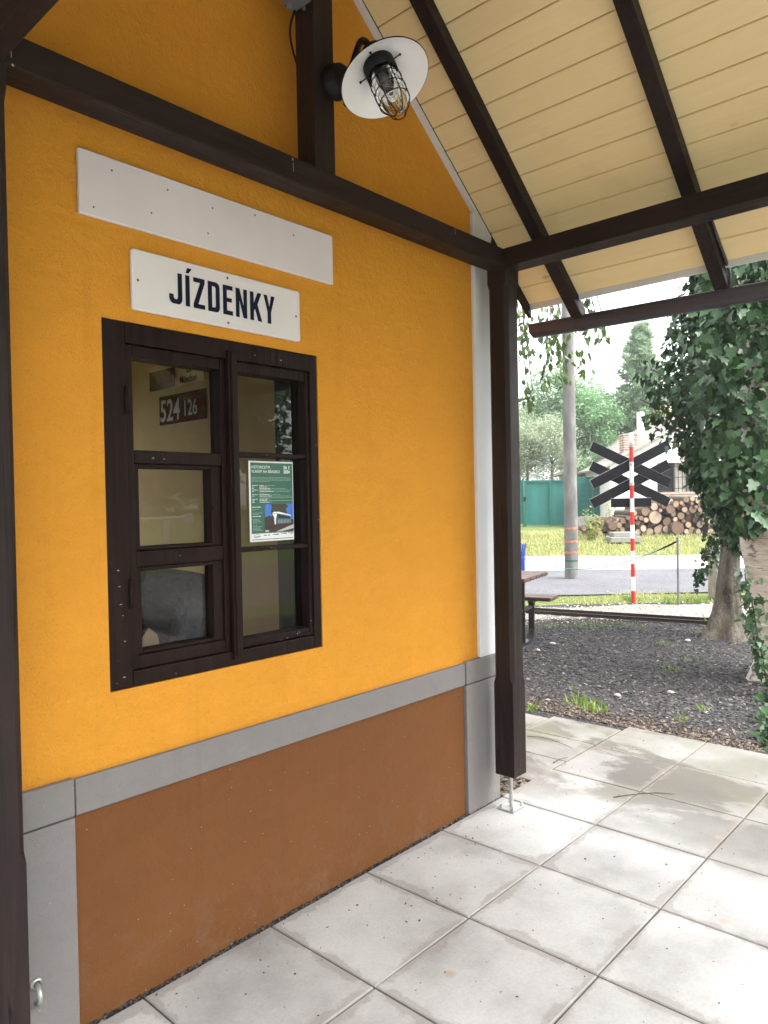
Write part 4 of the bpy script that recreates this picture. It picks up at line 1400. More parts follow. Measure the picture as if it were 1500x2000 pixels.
for i, (px, py, n, rad, h, lab) in enumerate((
        (1160, 1388, 38, 0.045, 0.10, 'tallest green weed tuft at the edge of the slabs'),
        (1133, 1372, 60, 0.07, 0.08, 'low weed tuft just left of the tallest tuft'),
        (1040, 1386, 25, 0.04, 0.08, 'small weed with round leaves beside the porch post'),
        (1122, 1345, 14, 0.03, 0.06, 'tiny weed in the gravel behind the tall tuft'),
        (1309, 1307, 40, 0.06, 0.05, 'flat weed rosette in the middle of the dark gravel'),
        (1345, 1290, 26, 0.04, 0.05, 'small weed in the gravel near the ivied tree'),
        (1294, 1258, 40, 0.06, 0.05, 'flat weed patch between track and middle rosette'),
        (1372, 1385, 14, 0.02, 0.09, 'single upright shoot near the slab edge'),
        (1332, 1407, 16, 0.03, 0.07, 'small shoot near the right slab corner'),
        (1370, 1236, 30, 0.05, 0.05, 'weed patch left of the ivied tree foot'),
        (1160, 1222, 150, 0.16, 0.05, 'low weed patch beside the pale track gravel'),
        (1085, 1222, 70, 0.13, 0.05, 'low weed patch behind the picnic bench leg'),
        (1230, 1222, 70, 0.12, 0.05, 'low weed patch right of centre below the track'),
        (1230, 1172, 60, 0.06, 0.14, 'green weed clump at the foot of the striped pole'),
        (1312, 1177, 60, 0.08, 0.12, 'weed clump left of the thin rope post'),
        (1358, 1177, 60, 0.07, 0.13, 'weed clump right of the thin rope post'),
        (1420, 1225, 60, 0.10, 0.16, 'weeds growing at the foot of the ivied tree'),
        (1438, 1570, 0, 0, 0, ''))):
    if n:
        weeds('weed', px, py, n, rad, h, lab, 40 + i)

# grass fringe between track and road
def fringe(g):
    d = g.normal(11.1, 0.28)
    l = -1 + 7 * g.uniform()
    p = CAM + FH * d + RH * l
    return (p.x, p.y, -0.03)


g = np.random.default_rng(77)
n = 4200
pos = np.array([fringe(g) for _ in range(n)])
keep = (np.sin(pos[:, 1] * 3.1) + np.sin(pos[:, 0] * 5.3 + 1) + g.normal(0, 0.6, n)) > 0.2
pos = pos[keep]
n = len(pos)
tag(scatter('grass_fringe', BLADE[0], BLADE[1], pos, rand_rots(n, 2.5, g), np.stack([g.uniform(0.05, 0.09, n), g.uniform(0.07, 0.16, n), g.uniform(0.03, 0.08, n)], 1), M_GRASS),
    'patchy grass fringe between the narrow track and the road', 'grass', kind='stuff')
# grass verge beyond the road
g = np.random.default_rng(78)
n = 30000
d = 18.4 + 4.6 * g.uniform(size=n)
l = -4.5 + 17 * g.uniform(size=n)
px_ = CAM.x + FH.x * d + RH.x * l
py_ = CAM.y + FH.y * d + RH.y * l
zz = np.array([ground_h(a, b) for a, b in zip(px_, py_)]) - 0.03
pos = np.stack([px_, py_, zz], 1)
keep = (d > 19.0) | (g.uniform(size=n) < 0.35)
pos = pos[keep]
n = len(pos)
tag(scatter('grass_verge', BLADE[0], BLADE[1], pos, rand_rots(n, 2.2, g), np.stack([g.uniform(0.10, 0.2, n), g.uniform(0.12, 0.3, n), g.uniform(0.05, 0.14, n)], 1), M_GRASS),
    'sunlit grass verge sloping up beyond the road', 'grass', kind='stuff')

# ---------------- narrow track
tr = thing('railway_track', 'narrow garden railway track with two dark rails in pale gravel', 'railway track', (8.6, 1.8, 0))
M_RAIL = simple('rusty_rail', (0.035, 0.026, 0.022), 0.6, 0.2, metal=0.3)
rd = (Vector((8.77, 0.934, 0)) - Vector((8.29, 3.206, 0))).normalized()
rn = Vector((rd.y, -rd.x, 0))
rc = Vector((8.53, 2.07, 0))
for s in (0.0, -0.26):
    c = rc + rn * (-s if False else s) * (1 if rn.dot(FH) > 0 else -1)
    m_ = MB()
    for (hw, z0, z1) in ((0.006, 0.012, 0.035), (0.012, 0.0351, 0.043), (0.018, 0.003, 0.0118)):
        m_.obox(c + Vector((0, 0, (z0 + z1) / 2 - 0.012)), rd * 7, rn * hw, (0, 0, (z1 - z0) / 2))
    m_.build('rail', M_RAIL, tr)
for k in range(-28, 28):
    c = rc + rd * (0.22 * k) + rn * (-0.13) * (1 if rn.dot(FH) > 0 else -1)
    MB().obox(c + Vector((0, 0, -0.022)), rn * 0.22, rd * 0.035, (0, 0, 0.011)).build('sleeper', simple('sleeper_wood', (0.06, 0.05, 0.042), 0.9, 0.3), tr) if False else None
slp = MB()
for k in range(-28, 28):
    c = rc + rd * (0.22 * k) + rn * (-0.13) * (1 if rn.dot(FH) > 0 else -1)
    slp.obox(c + Vector((0, 0, -0.024)), rn * 0.22, rd * 0.035, (0, 0, 0.011))
so = slp.build('sleepers', simple('sleeper_wood', (0.06, 0.05, 0.042), 0.9, 0.3), tr)
so['kind'] = 'stuff'

# ---------------- picnic table
e_ = Vector((0.973, 0.23, 0)); e_.normalize()
l_ = Vector((-e_.y, e_.x, 0))
T0 = Vector((6.06, 1.735, -0.03))
pt = thing('picnic_table', 'picnic table with brown plank top and bench on a black steel frame', 'picnic table', T0 + l_ * 0.9)
M_PLANK = timber('brown_plank', (0.06, 0.033, 0.026), 1, 0.4, spec=0.35)
up = Vector((0, 0, 1))


def planks(name, off, w, z, th_, n):
    mb = MB()
    pw = w / n
    for k in range(n):
        c = T0 + e_ * (off - w / 2 + pw * (k + 0.5)) + l_ * 0.9 + up * z
        mb.obox(c, e_ * (pw / 2 - 0.004), l_ * 0.9, up * th_ / 2)
    return mb.build(name, M_PLANK, pt, bevel=0.01, seg=3)


planks('table_top', 0.0, 0.80, 0.755, 0.042, 4)
planks('bench_seat', 0.62, 0.31, 0.462, 0.042, 2)
planks('bench_seat', -0.62, 0.31, 0.462, 0.042, 2)
for lv in (0.22, 1.58):
    fr = MB()
    for s in (-1, 1):
        path = [(s * 0.50, 0.44), (s * 0.50, 0.14), (s * 0.475, 0.07), (s * 0.42, 0.03), (s * 0.30, 0.022), (0, 0.022)]
        for (a, b) in zip(path[:-1], path[1:]):
            pa = T0 + e_ * a[0] + l_ * lv + up * a[1]
            pb = T0 + e_ * b[0] + l_ * lv + up * b[1]
            dvec = (pb - pa)
            mid = (pa + pb) / 2
            nrm = dvec.cross(l_).normalized()
            fr.obox(mid, dvec / 2 * 1.04, l_ * 0.03, nrm * 0.013)
        fr.obox(T0 + e_ * (s * 0.60) + l_ * lv + up * 0.43, e_ * 0.14, l_ * 0.03, up * 0.01)
        fr.obox(T0 + e_ * (s * 0.52) + l_ * lv + up * 0.405, e_ * 0.022, l_ * 0.028, up * 0.02)
        fr.obox(T0 + e_ * (s * 0.25) + l_ * lv + up * 0.38, e_ * 0.24, l_ * 0.02, up * 0.013)
        fr.obox(T0 + e_ * (s * 0.18) + l_ * lv + up * 0.385, e_ * 0.014, l_ * 0.03, up * 0.348)
    fr.build('leg', simple('black_steel', (0.018, 0.018, 0.02), 0.35, 0.1), pt)

# ---------------- blue slatted bin behind the table
bp = yard(1004, 11.75, -0.03)
bn = thing('litter_bin', 'blue slatted steel litter bin standing behind the picnic table', 'litter bin', bp)
M_BLUE = simple('blue_paint', (0.015, 0.04, 0.30), 0.35, 0.1)
sl_ = MB()
for k in range(24):
    a = 2 * math.pi * k / 24
    rdir = Vector((math.cos(a), math.sin(a), 0))
    td = Vector((-rdir.y, rdir.x, 0))
    prev = None
    for (r, z) in ((0.15, 0.16), (0.155, 0.4), (0.16, 0.66), (0.17, 0.76), (0.19, 0.83)):
        c = bp + rdir * r + up * z
        if prev is not None:
            sl_.obox((c + prev) / 2, (c - prev) / 2, td * 0.012, rdir * 0.003)
        prev = c
sl_.build('slats', M_BLUE, bn)
hp = MB()
for r, z in ((0.151, 0.2), (0.158, 0.62)):
    hp.lathe([(r, z - 0.015), (r + 0.008, z - 0.015), (r + 0.008, z + 0.015), (r, z + 0.015)], 24, Matrix.Translation(bp))
hp.build('hoop', M_BLUE, bn)
MB().lathe([(0.145, 0.17), (0.15, 0.7)], 24, Matrix.Translation(bp), True).build('liner', M_BLUE, bn)
MB().tube([bp + up * 0.0, bp + up * 0.17], 0.04, 10).build('stand', M_BLUE, bn)

# ---------------- concrete pole
cp = Vector((12.31, 4.665, -0.03))
cpo = thing('utility_pole', 'tall weathered concrete utility pole with three orange paint bands', 'utility pole', cp)


def conc_mat():
    m, nt, p = newmat('weathered_concrete')
    t = tex(nt, (1, 1, 0.35), sc=7, det=7)
    col = ramp(nt, t, [(0.3, (0.09, 0.086, 0.082)), (0.55, (0.15, 0.145, 0.138)), (0.75, (0.22, 0.21, 0.20))])
    v = tex(nt, kind='voronoi', sc=18)
    col = mixc(nt, ramp(nt, v, [(0.04, (0.8,) * 3), (0.09, (0, 0, 0))]), col, (0.09, 0.08, 0.075))
    nt.links.new(col, p.inputs['Base Color'])
    p.inputs['Roughness'].default_value = 0.9
    bump(nt, p, tex(nt, sc=40), 0.4, 0.01)
    return m


M_CONC = conc_mat()
mb = MB()
mb.lathe([(0.132, -0.1), (0.13, 0.0), (0.127, 1.0), (0.12, 2.5), (0.112, 4.5), (0.100, 7.5)], 28, Matrix.Translation(cp), True)
mb.build('pole', M_CONC, cpo, True)
M_ORANGE = simple('orange_paint', (0.42, 0.17, 0.09), 0.85, 0.45, sc=22)
for z, r in ((0.97, 0.1275), (0.725, 0.1282), (0.51, 0.1288)):
    b_ = MB()
    rr = random.Random(int(z * 100))
    n = 40
    lo = [z - 0.018 + rr.uniform(-0.010, 0.012) for _ in range(n)]
    hi = [z + 0.018 + rr.uniform(-0.010, 0.010) for _ in range(n)]
    for k in range(n):
        a = 2 * math.pi * k / n
        b_.v.append((cp.x + (r + 0.003) * math.cos(a), cp.y + (r + 0.003) * math.sin(a), cp.z + lo[k]))
        b_.v.append((cp.x + (r + 0.003) * math.cos(a), cp.y + (r + 0.003) * math.sin(a), cp.z + hi[k]))
    for k in range(n):
        q = (k + 1) % n
        b_.f.append((2 * k, 2 * q, 2 * q + 1, 2 * k + 1))
    b_.build('paint_band', M_ORANGE, cpo)
b_ = MB().lathe([(0.1305, 0.345), (0.135, 0.35), (0.135, 0.372), (0.1305, 0.377)], 28, Matrix.Translation(cp))
b_.build('dark_ring', simple('dark_green_ring', (0.02, 0.10, 0.075), 0.8), cpo)  # dark green ring round the lower pole

# ---------------- rope and its posts
rp1 = Vector((9.906, 1.755, -0.03))
M_GPOST = simple('grey_post_paint', (0.16, 0.165, 0.175), 0.5, 0.1, metal=0.3)
q = MB().tube([rp1, rp1 + up * 0.955], 0.016, 12).lathe([(0.019, 0), (0.019, 0.018), (0, 0.022)], 12, Matrix.Translation(rp1 + up * 0.95))
tag(q.build('rope_post', M_GPOST, smooth_=False), 'thin grey steel post holding the right end of the rope', 'post')
rp2 = Vector((10.75, 5.25, -0.03))
q = MB().tube([rp2, rp2 + up * 0.75], 0.016, 12)
tag(q.build('rope_post', M_GPOST), 'thin grey steel post hidden behind the porch post', 'post')
a, b = rp1 + up * 0.915, rp2 + up * 0.71
rpts = []
for k in range(33):
    t = k / 32
    p = a.lerp(b, t)
    p.z -= 0.42 * 4 * t * (1 - t) * (0.92 + 0.10 * t)
    rpts.append(p)
tag(MB().tube(rpts, 0.008, 8).build('rope', simple('pale_green_rope', (0.09, 0.22, 0.19), 0.9, 0.15, sc=30), smooth_=True), 'sagging pale green rope strung between the thin posts', 'rope')
q = MB()
q.tube([rpts[0], rpts[1], rpts[2], rpts[3]], [0.013, 0.014, 0.012, 0.008], 8)
tag(q.build('rope_sleeve', M_BLACK, smooth_=True), 'short dark sleeve on the rope beside the thin post', 'sleeve')

# ---------------- level crossing sign seen from behind
sp = Vector((9.909, 2.408, -0.03))
cs_ = thing('level_crossing_sign', 'red and white striped pole with a double crossbuck seen from behind', 'crossing sign', sp)
ed = [0.0, 0.18, 0.41, 0.62, 0.81, 1.02, 1.20, 1.40, 1.595, 1.84, 2.11, 2.30, 2.50]
ed = [0.0, 0.235, 0.465, 0.71, 0.925, 1.195, 1.45, 1.64, 1.895, 2.265, 2.49]
M_RED = simple('red_paint', (0.52, 0.025, 0.02), 0.4, 0.12, sc=14)
M_WPOLE = simple('white_pole_paint', (0.72, 0.72, 0.72), 0.45, 0.08, sc=12)
px_z = [1172, 1149, 1122, 1097, 1072, 1048, 1022, 997, 971, 942, 901, 872, 845]
zs = [1.515 - 0.03 + 0 for _ in px_z]
zv = [(1172 - v) / (1172 - 845) * 2.478 for v in px_z]
for k in range(len(zv) - 1):
    MB().tube([sp + up * zv[k], sp + up * zv[k + 1]], 0.029, 16, cap=(k == len(zv) - 2)).build('pole_band', M_RED if k % 2 == 0 else M_WPOLE, cs_, True)
bk = simple('sign_back_black', (0.010, 0.010, 0.013), 0.6, 0.2, spec=0.12)
edge_w = simple('sign_edge_white', (0.6, 0.6, 0.6), 0.5)
pd = RH.copy()                                  # boards lie across the line of sight
nd = FH.copy()
for cz, lay in ((1.99, 0), (1.705, 1)):
    for s in (-1, 1):
        dv = pd * math.cos(RAD(26.5)) + up * math.sin(RAD(26.5)) * s
        pv_ = dv.cross(nd)
        off = 0.034 + 0.014 * (0 if s > 0 else 1) + lay * 0.03
        c = sp + up * (cz + 0.03) + nd * off
        MB().obox(c, dv * 0.635, pv_ * 0.071, nd * 0.004).build('crossbuck_board', bk, cs_)
        MB().obox(c + nd * 0.0062, dv * 0.638, pv_ * 0.074, nd * 0.002).build('board_face', edge_w, cs_)
c = sp + up * 1.462 + nd * 0.036
MB().obox(c, pd * 0.295, up * 0.064, nd * 0.004).build('small_plate', bk, cs_)
MB().obox(c + nd * 0.0062, pd * 0.298, up * 0.067, nd * 0.002).build('small_plate_face', edge_w, cs_)
MB().lathe([(0.03, -0.02), (0.035, -0.02), (0.035, 0.02), (0.03, 0.02)], 16, Matrix.Translation(sp + up * 1.73)).lathe([(0.03, -0.02), (0.035, -0.02), (0.035, 0.02), (0.03, 0.02)], 16, Matrix.Translation(sp + up * 2.02)).build('clamp', M_ZINC, cs_)

# ================================================================ TREES NEAR THE PORCH
def bark_mat(name, a, b, sc=9):
    m, nt, p = newmat(name)
    t = tex(nt, (1, 1, 0.4), sc=sc, det=8, rough=0.7)
    col = ramp(nt, t, [(0.32, a), (0.62, b)])
    mo = tex(nt, sc=4, det=5)
    col = mixc(nt, ramp(nt, mo, [(0.55, (0, 0, 0)), (0.7, (0.6,) * 3)]), col, (0.10, 0.105, 0.06))
    li = tex(nt, kind='voronoi', sc=26)
    col = mixc(nt, ramp(nt, li, [(0.10, (0.5,) * 3), (0.2, (0, 0, 0))]), col, (0.30, 0.30, 0.27))
    nt.links.new(col, p.inputs['Base Color'])
    p.inputs['Roughness'].default_value = 0.95
    p.inputs['Specular IOR Level'].default_value = 0.15
    b0 = bump(nt, p, tex(nt, (1, 1, 0.22), sc=22, det=5, dist=1.0), 0.8, 0.03)
    b1 = bump(nt, p, t, 1.0, 0.03, b0)
    bump(nt, p, tex(nt, sc=60), 0.5, 0.008, b1)
    return m


def birch_mat():
    m, nt, p = newmat('birch_bark')
    t = tex(nt, (1, 1, 3.5), sc=5, det=6)
    col = ramp(nt, t, [(0.25, (0.30, 0.25, 0.19)), (0.5, (0.50, 0.46, 0.41)), (0.75, (0.62, 0.58, 0.53))])
    ln_ = tex(nt, (1.4, 1.4, 16), sc=3.0, det=4)
    col = mixc(nt, ramp(nt, ln_, [(0.60, (0, 0, 0)), (0.65, (0.85,) * 3)]), col, (0.10, 0.07, 0.05))
    bl = tex(nt, (1, 1, 1.6), sc=2.7, det=6)
    col = mixc(nt, ramp(nt, bl, [(0.57, (0, 0, 0)), (0.62, (0.95,) * 3)]), col, (0.06, 0.045, 0.03))
    nt.links.new(col, p.inputs['Base Color'])
    p.inputs['Roughness'].default_value = 0.7
    bump(nt, p, ln_, 0.6, 0.02)
    return m


def organic_trunk(path, radii, seed, n=26, rough=0.085, ridges=7):
    """noisy trunk surface around a path"""
    g = random.Random(seed)
    ph = [g.uniform(0, 6.28) for _ in range(4)]
    mb = MB()
    P_, R_ = [], []
    for i in range(len(path) - 1):
        for k in range(8):
            t = k / 8
            P_.append(Vector(path[i]).lerp(Vector(path[i + 1]), t))
            R_.append(radii[i] * (1 - t) + radii[i + 1] * t)
    P_.append(Vector(path[-1])); R_.append(radii[-1])
    for i, (p, r) in enumerate(zip(P_, R_)):
        z = p.z
        for k in range(n):
            a = 2 * math.pi * k / n
            f = 1 + rough * math.sin(ridges * a + ph[0] + z * 1.3) + rough * 0.8 * math.sin(3 * a + ph[1] + z * 4) + rough * 0.5 * math.sin(5 * a + z * 9 + ph[2]) + g.uniform(-0.5, 0.5) * rough * 0.5
            if z < 0.45:
                f *= 1 + 0.55 * (0.45 - z) ** 2 / 0.2 * (1 + 0.55 * math.sin(5 * a + ph[3]))
            mb.v.append((p.x + r * f * math.cos(a), p.y + r * f * math.sin(a), z))
    for i in range(len(P_) - 1):
        for k in range(n):
            a, b = i * n + k, i * n + (k + 1) % n
            mb.f.append((a, b, b + n, a + n))
    return mb


M_IVY = leafmat('ivy_leaf', (0.006, 0.020, 0.010), (0.045, 0.105, 0.038), 0.42, 0.12, 0.3)
M_IVYSTEM = simple('ivy_stem', (0.09, 0.07, 0.045), 0.9, 0.2)


def ivy_leaves(name, centers, outdirs, s0, s1, parent, seed, mat=M_IVY):
    g = np.random.default_rng(seed)
    n = len(centers)
    nr = np.array(outdirs) + g.normal(0, 0.8, (n, 3)) + np.array([0, 0, 0.35])
    nr /= np.linalg.norm(nr, axis=1, keepdims=True)
    rot = frames(nr, g, (0, 0, -1.0))
    return scatter(name, IVY[0], IVY[1], np.array(centers), rot, g.uniform(s0, s1, n), mat, parent)


# old ivied tree: base at photo pixel ~ (1418, 1240)
tb = Vector((7.90, 0.49, -0.03))
old = thing('ivied_tree', 'old grey barked tree smothered in dark ivy right of the crossing sign', 'tree', tb)
tpath = [tb, tb + Vector((0.02, -0.01, 0.35)), tb + Vector((0.06, -0.03, 1.0)), tb + Vector((0.10, -0.06, 2.0)), tb + Vector((0.12, -0.09, 3.6)), tb + Vector((0.15, -0.1, 5.2))]
organic_trunk(tpath, [0.165, 0.125, 0.088, 0.10, 0.12, 0.11], 4).build('trunk', bark_mat('grey_bark', (0.03, 0.026, 0.021), (0.17, 0.15, 0.125)), old, True)
ml = MB()
lr = random.Random(12)
limbs = []
for (ppx, ppy, dd) in ((1345, 640, 8.5), (1270, 720, 8.3), (1250, 780, 8.4), (1290, 820, 8.2), (1330, 900, 8.3), (1420, 560, 8.6), (1500, 700, 8.2), (1560, 620, 8.6), (1600, 800, 8.3), (1480, 480, 8.9), (1400, 480, 8.8)):
    e2 = at(ppx, ppy, dd)
    st2 = tb + Vector((0.08, -0.05, max(1.15, e2.z - 0.75)))
    m1 = st2.lerp(e2, 0.5) + Vector((0, 0, 0.12))
    ml.tube([st2, m1, e2], [0.03, 0.02, 0.008], 7)
    limbs.append((st2, m1, e2))
ml.build('limb', M_IVYSTEM, old, True)
# ivy crown: clumps along the trunk and its limbs, silhouette measured from the photograph
SIL = [(560, 1345), (600, 1335), (650, 1312), (700, 1275), (740, 1240), (780, 1232), (810, 1250), (840, 1268), (870, 1300), (905, 1312), (940, 1335), (970, 1368), (1000, 1388), (1030, 1396), (1062, 1404)]


def sil(y):
    for (a, b) in zip(SIL[:-1], SIL[1:]):
        if a[0] <= y <= b[0]:
            return a[1] + (b[1] - a[1]) * (y - a[0]) / (b[0] - a[0])
    return SIL[0][1] if y < SIL[0][0] else SIL[-1][1]


cen, outd = [], []
ig = random.Random(31)
while len(cen) < 8600:
    z = ig.uniform(1.02, 4.3)
    ax = tb + Vector((0.08, -0.06, z))
    yp = 980 - (z - 1.515) / 8.45 * 1433 + 0
    rmax = max(0.12, (1428 - sil(yp)) / 1433 * 8.45 * 1.07)
    a = ig.uniform(0, 2 * math.pi)
    rr = rmax * (ig.uniform(0.25, 1.0) ** 0.55)
    lob = 0.80 + 0.20 * math.sin(a * 3 + z * 4.2) * math.sin(z * 5 + a)
    if ig.random() < 0.25 and rr > 0.75 * rmax:
        continue
    d_ = Vector((math.cos(a), math.sin(a), 0))
    p = ax + d_ * rr * lob + Vector((0, 0, ig.gauss(0, 0.05)))
    cen.append(p)
    outd.append(d_ + Vector((0, 0, 0.3)))
ivy_leaves('foliage', cen, outd, 0.045, 0.115, old, 5)
# trailing strands on the left of the trunk
hangs = MB()
cen, outd = [], []
for (xa, ya, xb, yb) in ((1405, 985, 1398, 1110), (1400, 1060, 1375, 1130), (1385, 1040, 1372, 1100), (1398, 930, 1392, 1060), (1372, 960, 1385, 1010), (1372, 1110, 1360, 1145)):
    A_, B_ = at(xa, ya, 8.3), at(xb, yb, 8.3)
    pts = []
    for k in range(12):
        t = k / 11
        p = A_.lerp(B_, t) + Vector((ig.gauss(0, 0.015), ig.gauss(0, 0.015), 0))
        pts.append(p)
        for _ in range(4 if k < 9 else 2):
            cen.append(p + Vector((ig.gauss(0, 0.03), ig.gauss(0, 0.03), ig.gauss(0, 0.03))))
            outd.append(-FH + Vector((ig.gauss(0, 0.4), ig.gauss(0, 0.4), 0.2)))
    hangs.tube(pts, 0.004, 5)
hangs.build('ivy_strand', M_IVYSTEM, old)
ivy_leaves('strand_leaves', cen, outd, 0.035, 0.08, old, 6)

# birch close on the right
bt = thing('birch_tree', 'birch trunk with peeling white bark and ivy at the right edge', 'tree', yard(1560, 6.0, -0.03))
bpts = [(1575, 1420, 6.0), (1563, 1300, 6.02), (1540, 1180, 6.05), (1522, 1060, 6.08), (1512, 960, 6.1), (1500, 800, 6.15), (1488, 560, 6.3), (1478, 300, 6.5)]
bpth = [at(*q) for q in bpts]
bpth[0].z = -0.05
organic_trunk(bpth, [0.235, 0.245, 0.28, 0.295, 0.26, 0.22, 0.19, 0.17], 8, 30, 0.025, 5).build('trunk', birch_mat(), bt, True)
cen, outd = [], []
for _ in range(2300):
    t = ig.uniform(0.0, 1.0)
    yp = 470 + 570 * t
    k = ig.gauss(0, 1)
    base_x = 1500 - 45 * (1 - t)
    xp = base_x + ig.uniform(-115 if yp < 980 else -60, 140)
    if yp < 700:
        xp = base_x + ig.uniform(-95, 140)
    dd = 5.78 + 0.35 * ((xp - base_x) / 130) ** 2 + ig.uniform(-0.12, 0.28)
    p = at(xp, yp, dd)
    cen.append(p)
    outd.append(-FH * 0.8 + RH * (xp - base_x) / 110 + Vector((0, 0, 0.25)))
ivy_leaves('ivy', cen, outd, 0.05, 0.125, bt, 9)
# ivy trailing down the birch and over the ground at its foot
cen, outd = [], []
hs_ = MB()
for path in ([(1468, 1170), (1478, 1230), (1492, 1300), (1500, 1360), (1504, 1420), (1508, 1480)], [(1455, 1120), (1462, 1180), (1475, 1250), (1492, 1320)], [(1512, 1330), (1498, 1390), (1490, 1430), (1506, 1460)]):
    pts = []
    for (a0, b0) in zip(path[:-1], path[1:]):
        for k in range(5):
            t = k / 5
            xx, yy_ = a0[0] + (b0[0] - a0[0]) * t, a0[1] + (b0[1] - a0[1]) * t
            D = FV + RV * ((xx - 750) / 1433.68) - UV * ((yy_ - 1000) / 1433.68)
            gd_ = (-0.01 - CAM.z) / D.z
            p = CAM + D * min(5.62, gd_)
            pts.append(p)
            for _ in range(5):
                cen.append(p + Vector((ig.gauss(0, 0.035), ig.gauss(0, 0.035), abs(ig.gauss(0, 0.03)))))
                outd.append(-FH * 0.6 + Vector((ig.gauss(0, 0.3), ig.gauss(0, 0.3), 0.5)))
    hs_.tube(pts, 0.005, 6)
hs_.build('ivy_strand', M_IVYSTEM, bt)
ivy_leaves('strand_leaves', cen, outd, 0.04, 0.085, bt, 10)

# stone block behind the ivied tree
bl = at(1400, 1120, 10.95)
bo = MB()
bo.obox((bl.x + 0.08, bl.y - 0.06, 0.36), RH * 0.165, FH * 0.15, (0, 0, 0.39))
tag(bo.build('stone_block', simple('lichened_stone', (0.24, 0.22, 0.16), 0.95, 0.3, sc=9, b=0.7, bsc=30, bd=0.02), bevel=0.02), 'upright lichen covered stone block behind the ivied trunk', 'stone block')

# tree behind the building whose twigs hang into view
ht = yard(905, 6.4, -0.03)
hang = thing('overhanging_tree', 'tree behind the building with thin leafy twigs hanging under the gutter', 'tree', ht)
M_TWIG = simple('twig_bark', (0.07, 0.055, 0.045), 0.9, 0.2)
organic_trunk([ht, ht + Vector((0, 0, 1.5)), ht + Vector((0.1, 0.05, 4.5))], [0.12, 0.1, 0.07], 14).build('trunk', M_TWIG, hang, True)
M_LEAF = leafmat('hanging_leaf', (0.03, 0.065, 0.02), (0.11, 0.18, 0.06), 0.45, 0.25)
tw = MB()
cen = []
top = ht + Vector((0.1, 0.05, 4.4))
twigs = [(1030, 590, 1022, 700, 5.7), (1050, 590, 1065, 690, 5.6), (1070, 590, 1075, 740, 5.5), (1090, 600, 1098, 760, 5.5), (1100, 640, 1110, 755, 5.4), (1120, 600, 1130, 640, 5.6), (1140, 600, 1150, 690, 5.6), (1160, 600, 1165, 650, 5.5), (1180, 630, 1183, 668, 5.6), (1035, 600, 1030, 740, 5.8), (1080, 590, 1062, 770, 5.7), (1024, 600, 1018, 690, 5.6), (1085, 640, 1092, 730, 5.4), (1040, 760, 1030, 800, 5.9), (1150, 580, 1156, 612, 5.5), (1132, 680, 1142, 725, 5.7), (1028, 740, 1026, 800, 5.8), (1075, 600, 1070, 660, 5.5)]
for (xa, ya, xb, yb, dd) in twigs:
    A_, B_ = at(xa, ya, dd), at(xb, yb, dd)
    U_ = A_ + Vector((0, 0, 0.5)).lerp(top - A_, 0.12)
    pts = [top.lerp(U_, 0.5) + Vector((0, 0, 0.25)), U_, A_, A_.lerp(B_, 0.5) + Vector((ig.gauss(0, 0.02), ig.gauss(0, 0.02), 0)), B_]
    tw.tube(pts, [0.012, 0.006, 0.004, 0.003, 0.0015], 5)
    nn = int(6 + (yb - ya) / 9)
    for _ in range(nn):
        t = ig.uniform(0, 1)
        p = A_.lerp(B_, t) + Vector((ig.gauss(0, 0.022), ig.gauss(0, 0.022), 0))
        cen.append(p)
tw.build('twig', M_TWIG, hang)
cen = np.array(cen)
g = np.random.default_rng(3)
nr = g.normal(size=(len(cen), 3)); nr[:, 2] *= 0.4
nr /= np.linalg.norm(nr, axis=1, keepdims=True)
scatter('foliage', LEAF[0], LEAF[1], cen, frames(nr, g, (0, 0, -1.0)), np.stack([g.uniform(0.05, 0.085, len(cen)), g.uniform(0.06, 0.085, len(cen)), np.full(len(cen), 0.07)], 1), M_LEAF, hang)

# ================================================================ BEYOND THE ROAD
# ---------------- log pile
M_LOGBARK = bark_mat('log_bark', (0.06, 0.045, 0.035), (0.20, 0.15, 0.11), 14)


def cut_mat():
    m, nt, p = newmat('sawn_log_end')
    tc = nt.nodes.new('ShaderNodeTexCoord')
    ln_ = nt.nodes.new('ShaderNodeVectorMath'); ln_.operation = 'LENGTH'
    nt.links.new(tc.outputs['Object'], ln_.inputs[0])
    oi = nt.nodes.new('ShaderNodeObjectInfo')
    w = nt.nodes.new('ShaderNodeMath'); w.operation = 'SINE'
    mu = nt.nodes.new('ShaderNodeMath'); mu.operation = 'MULTIPLY'; mu.inputs[1].default_value = 34
    nt.links.new(ln_.outputs['Value'], mu.inputs[0])
    nt.links.new(mu.outputs[0], w.inputs[0])
    col = ramp(nt, oi.outputs['Random'], [(0, (0.17, 0.10, 0.065)), (0.4, (0.30, 0.19, 0.125)), (0.75, (0.42, 0.30, 0.21)), (1, (0.52, 0.42, 0.34))])
    rg_ = ramp(nt, w.outputs[0], [(0.0, (0.78, 0.74, 0.70)), (1.0, (1, 1, 1))])
    col = mixc(nt, 0.8, col, rg_, 'MULTIPLY')
    nz = tex(nt, sc=3.5, det=5)
    col = mixc(nt, 0.7, col, ramp(nt, nz, [(0.3, (0.6, 0.55, 0.52)), (0.7, (1, 1, 1))]), 'MULTIPLY')
    rim = ramp(nt, ln_.outputs['Value'], [(0.86, (0, 0, 0)), (0.93, (1, 1, 1))])
    col = mixc(nt, rim, col, (0.10, 0.07, 0.05))
    nt.links.new(col, p.inputs['Base Color'])
    p.inputs['Roughness'].default_value = 0.9
    return m


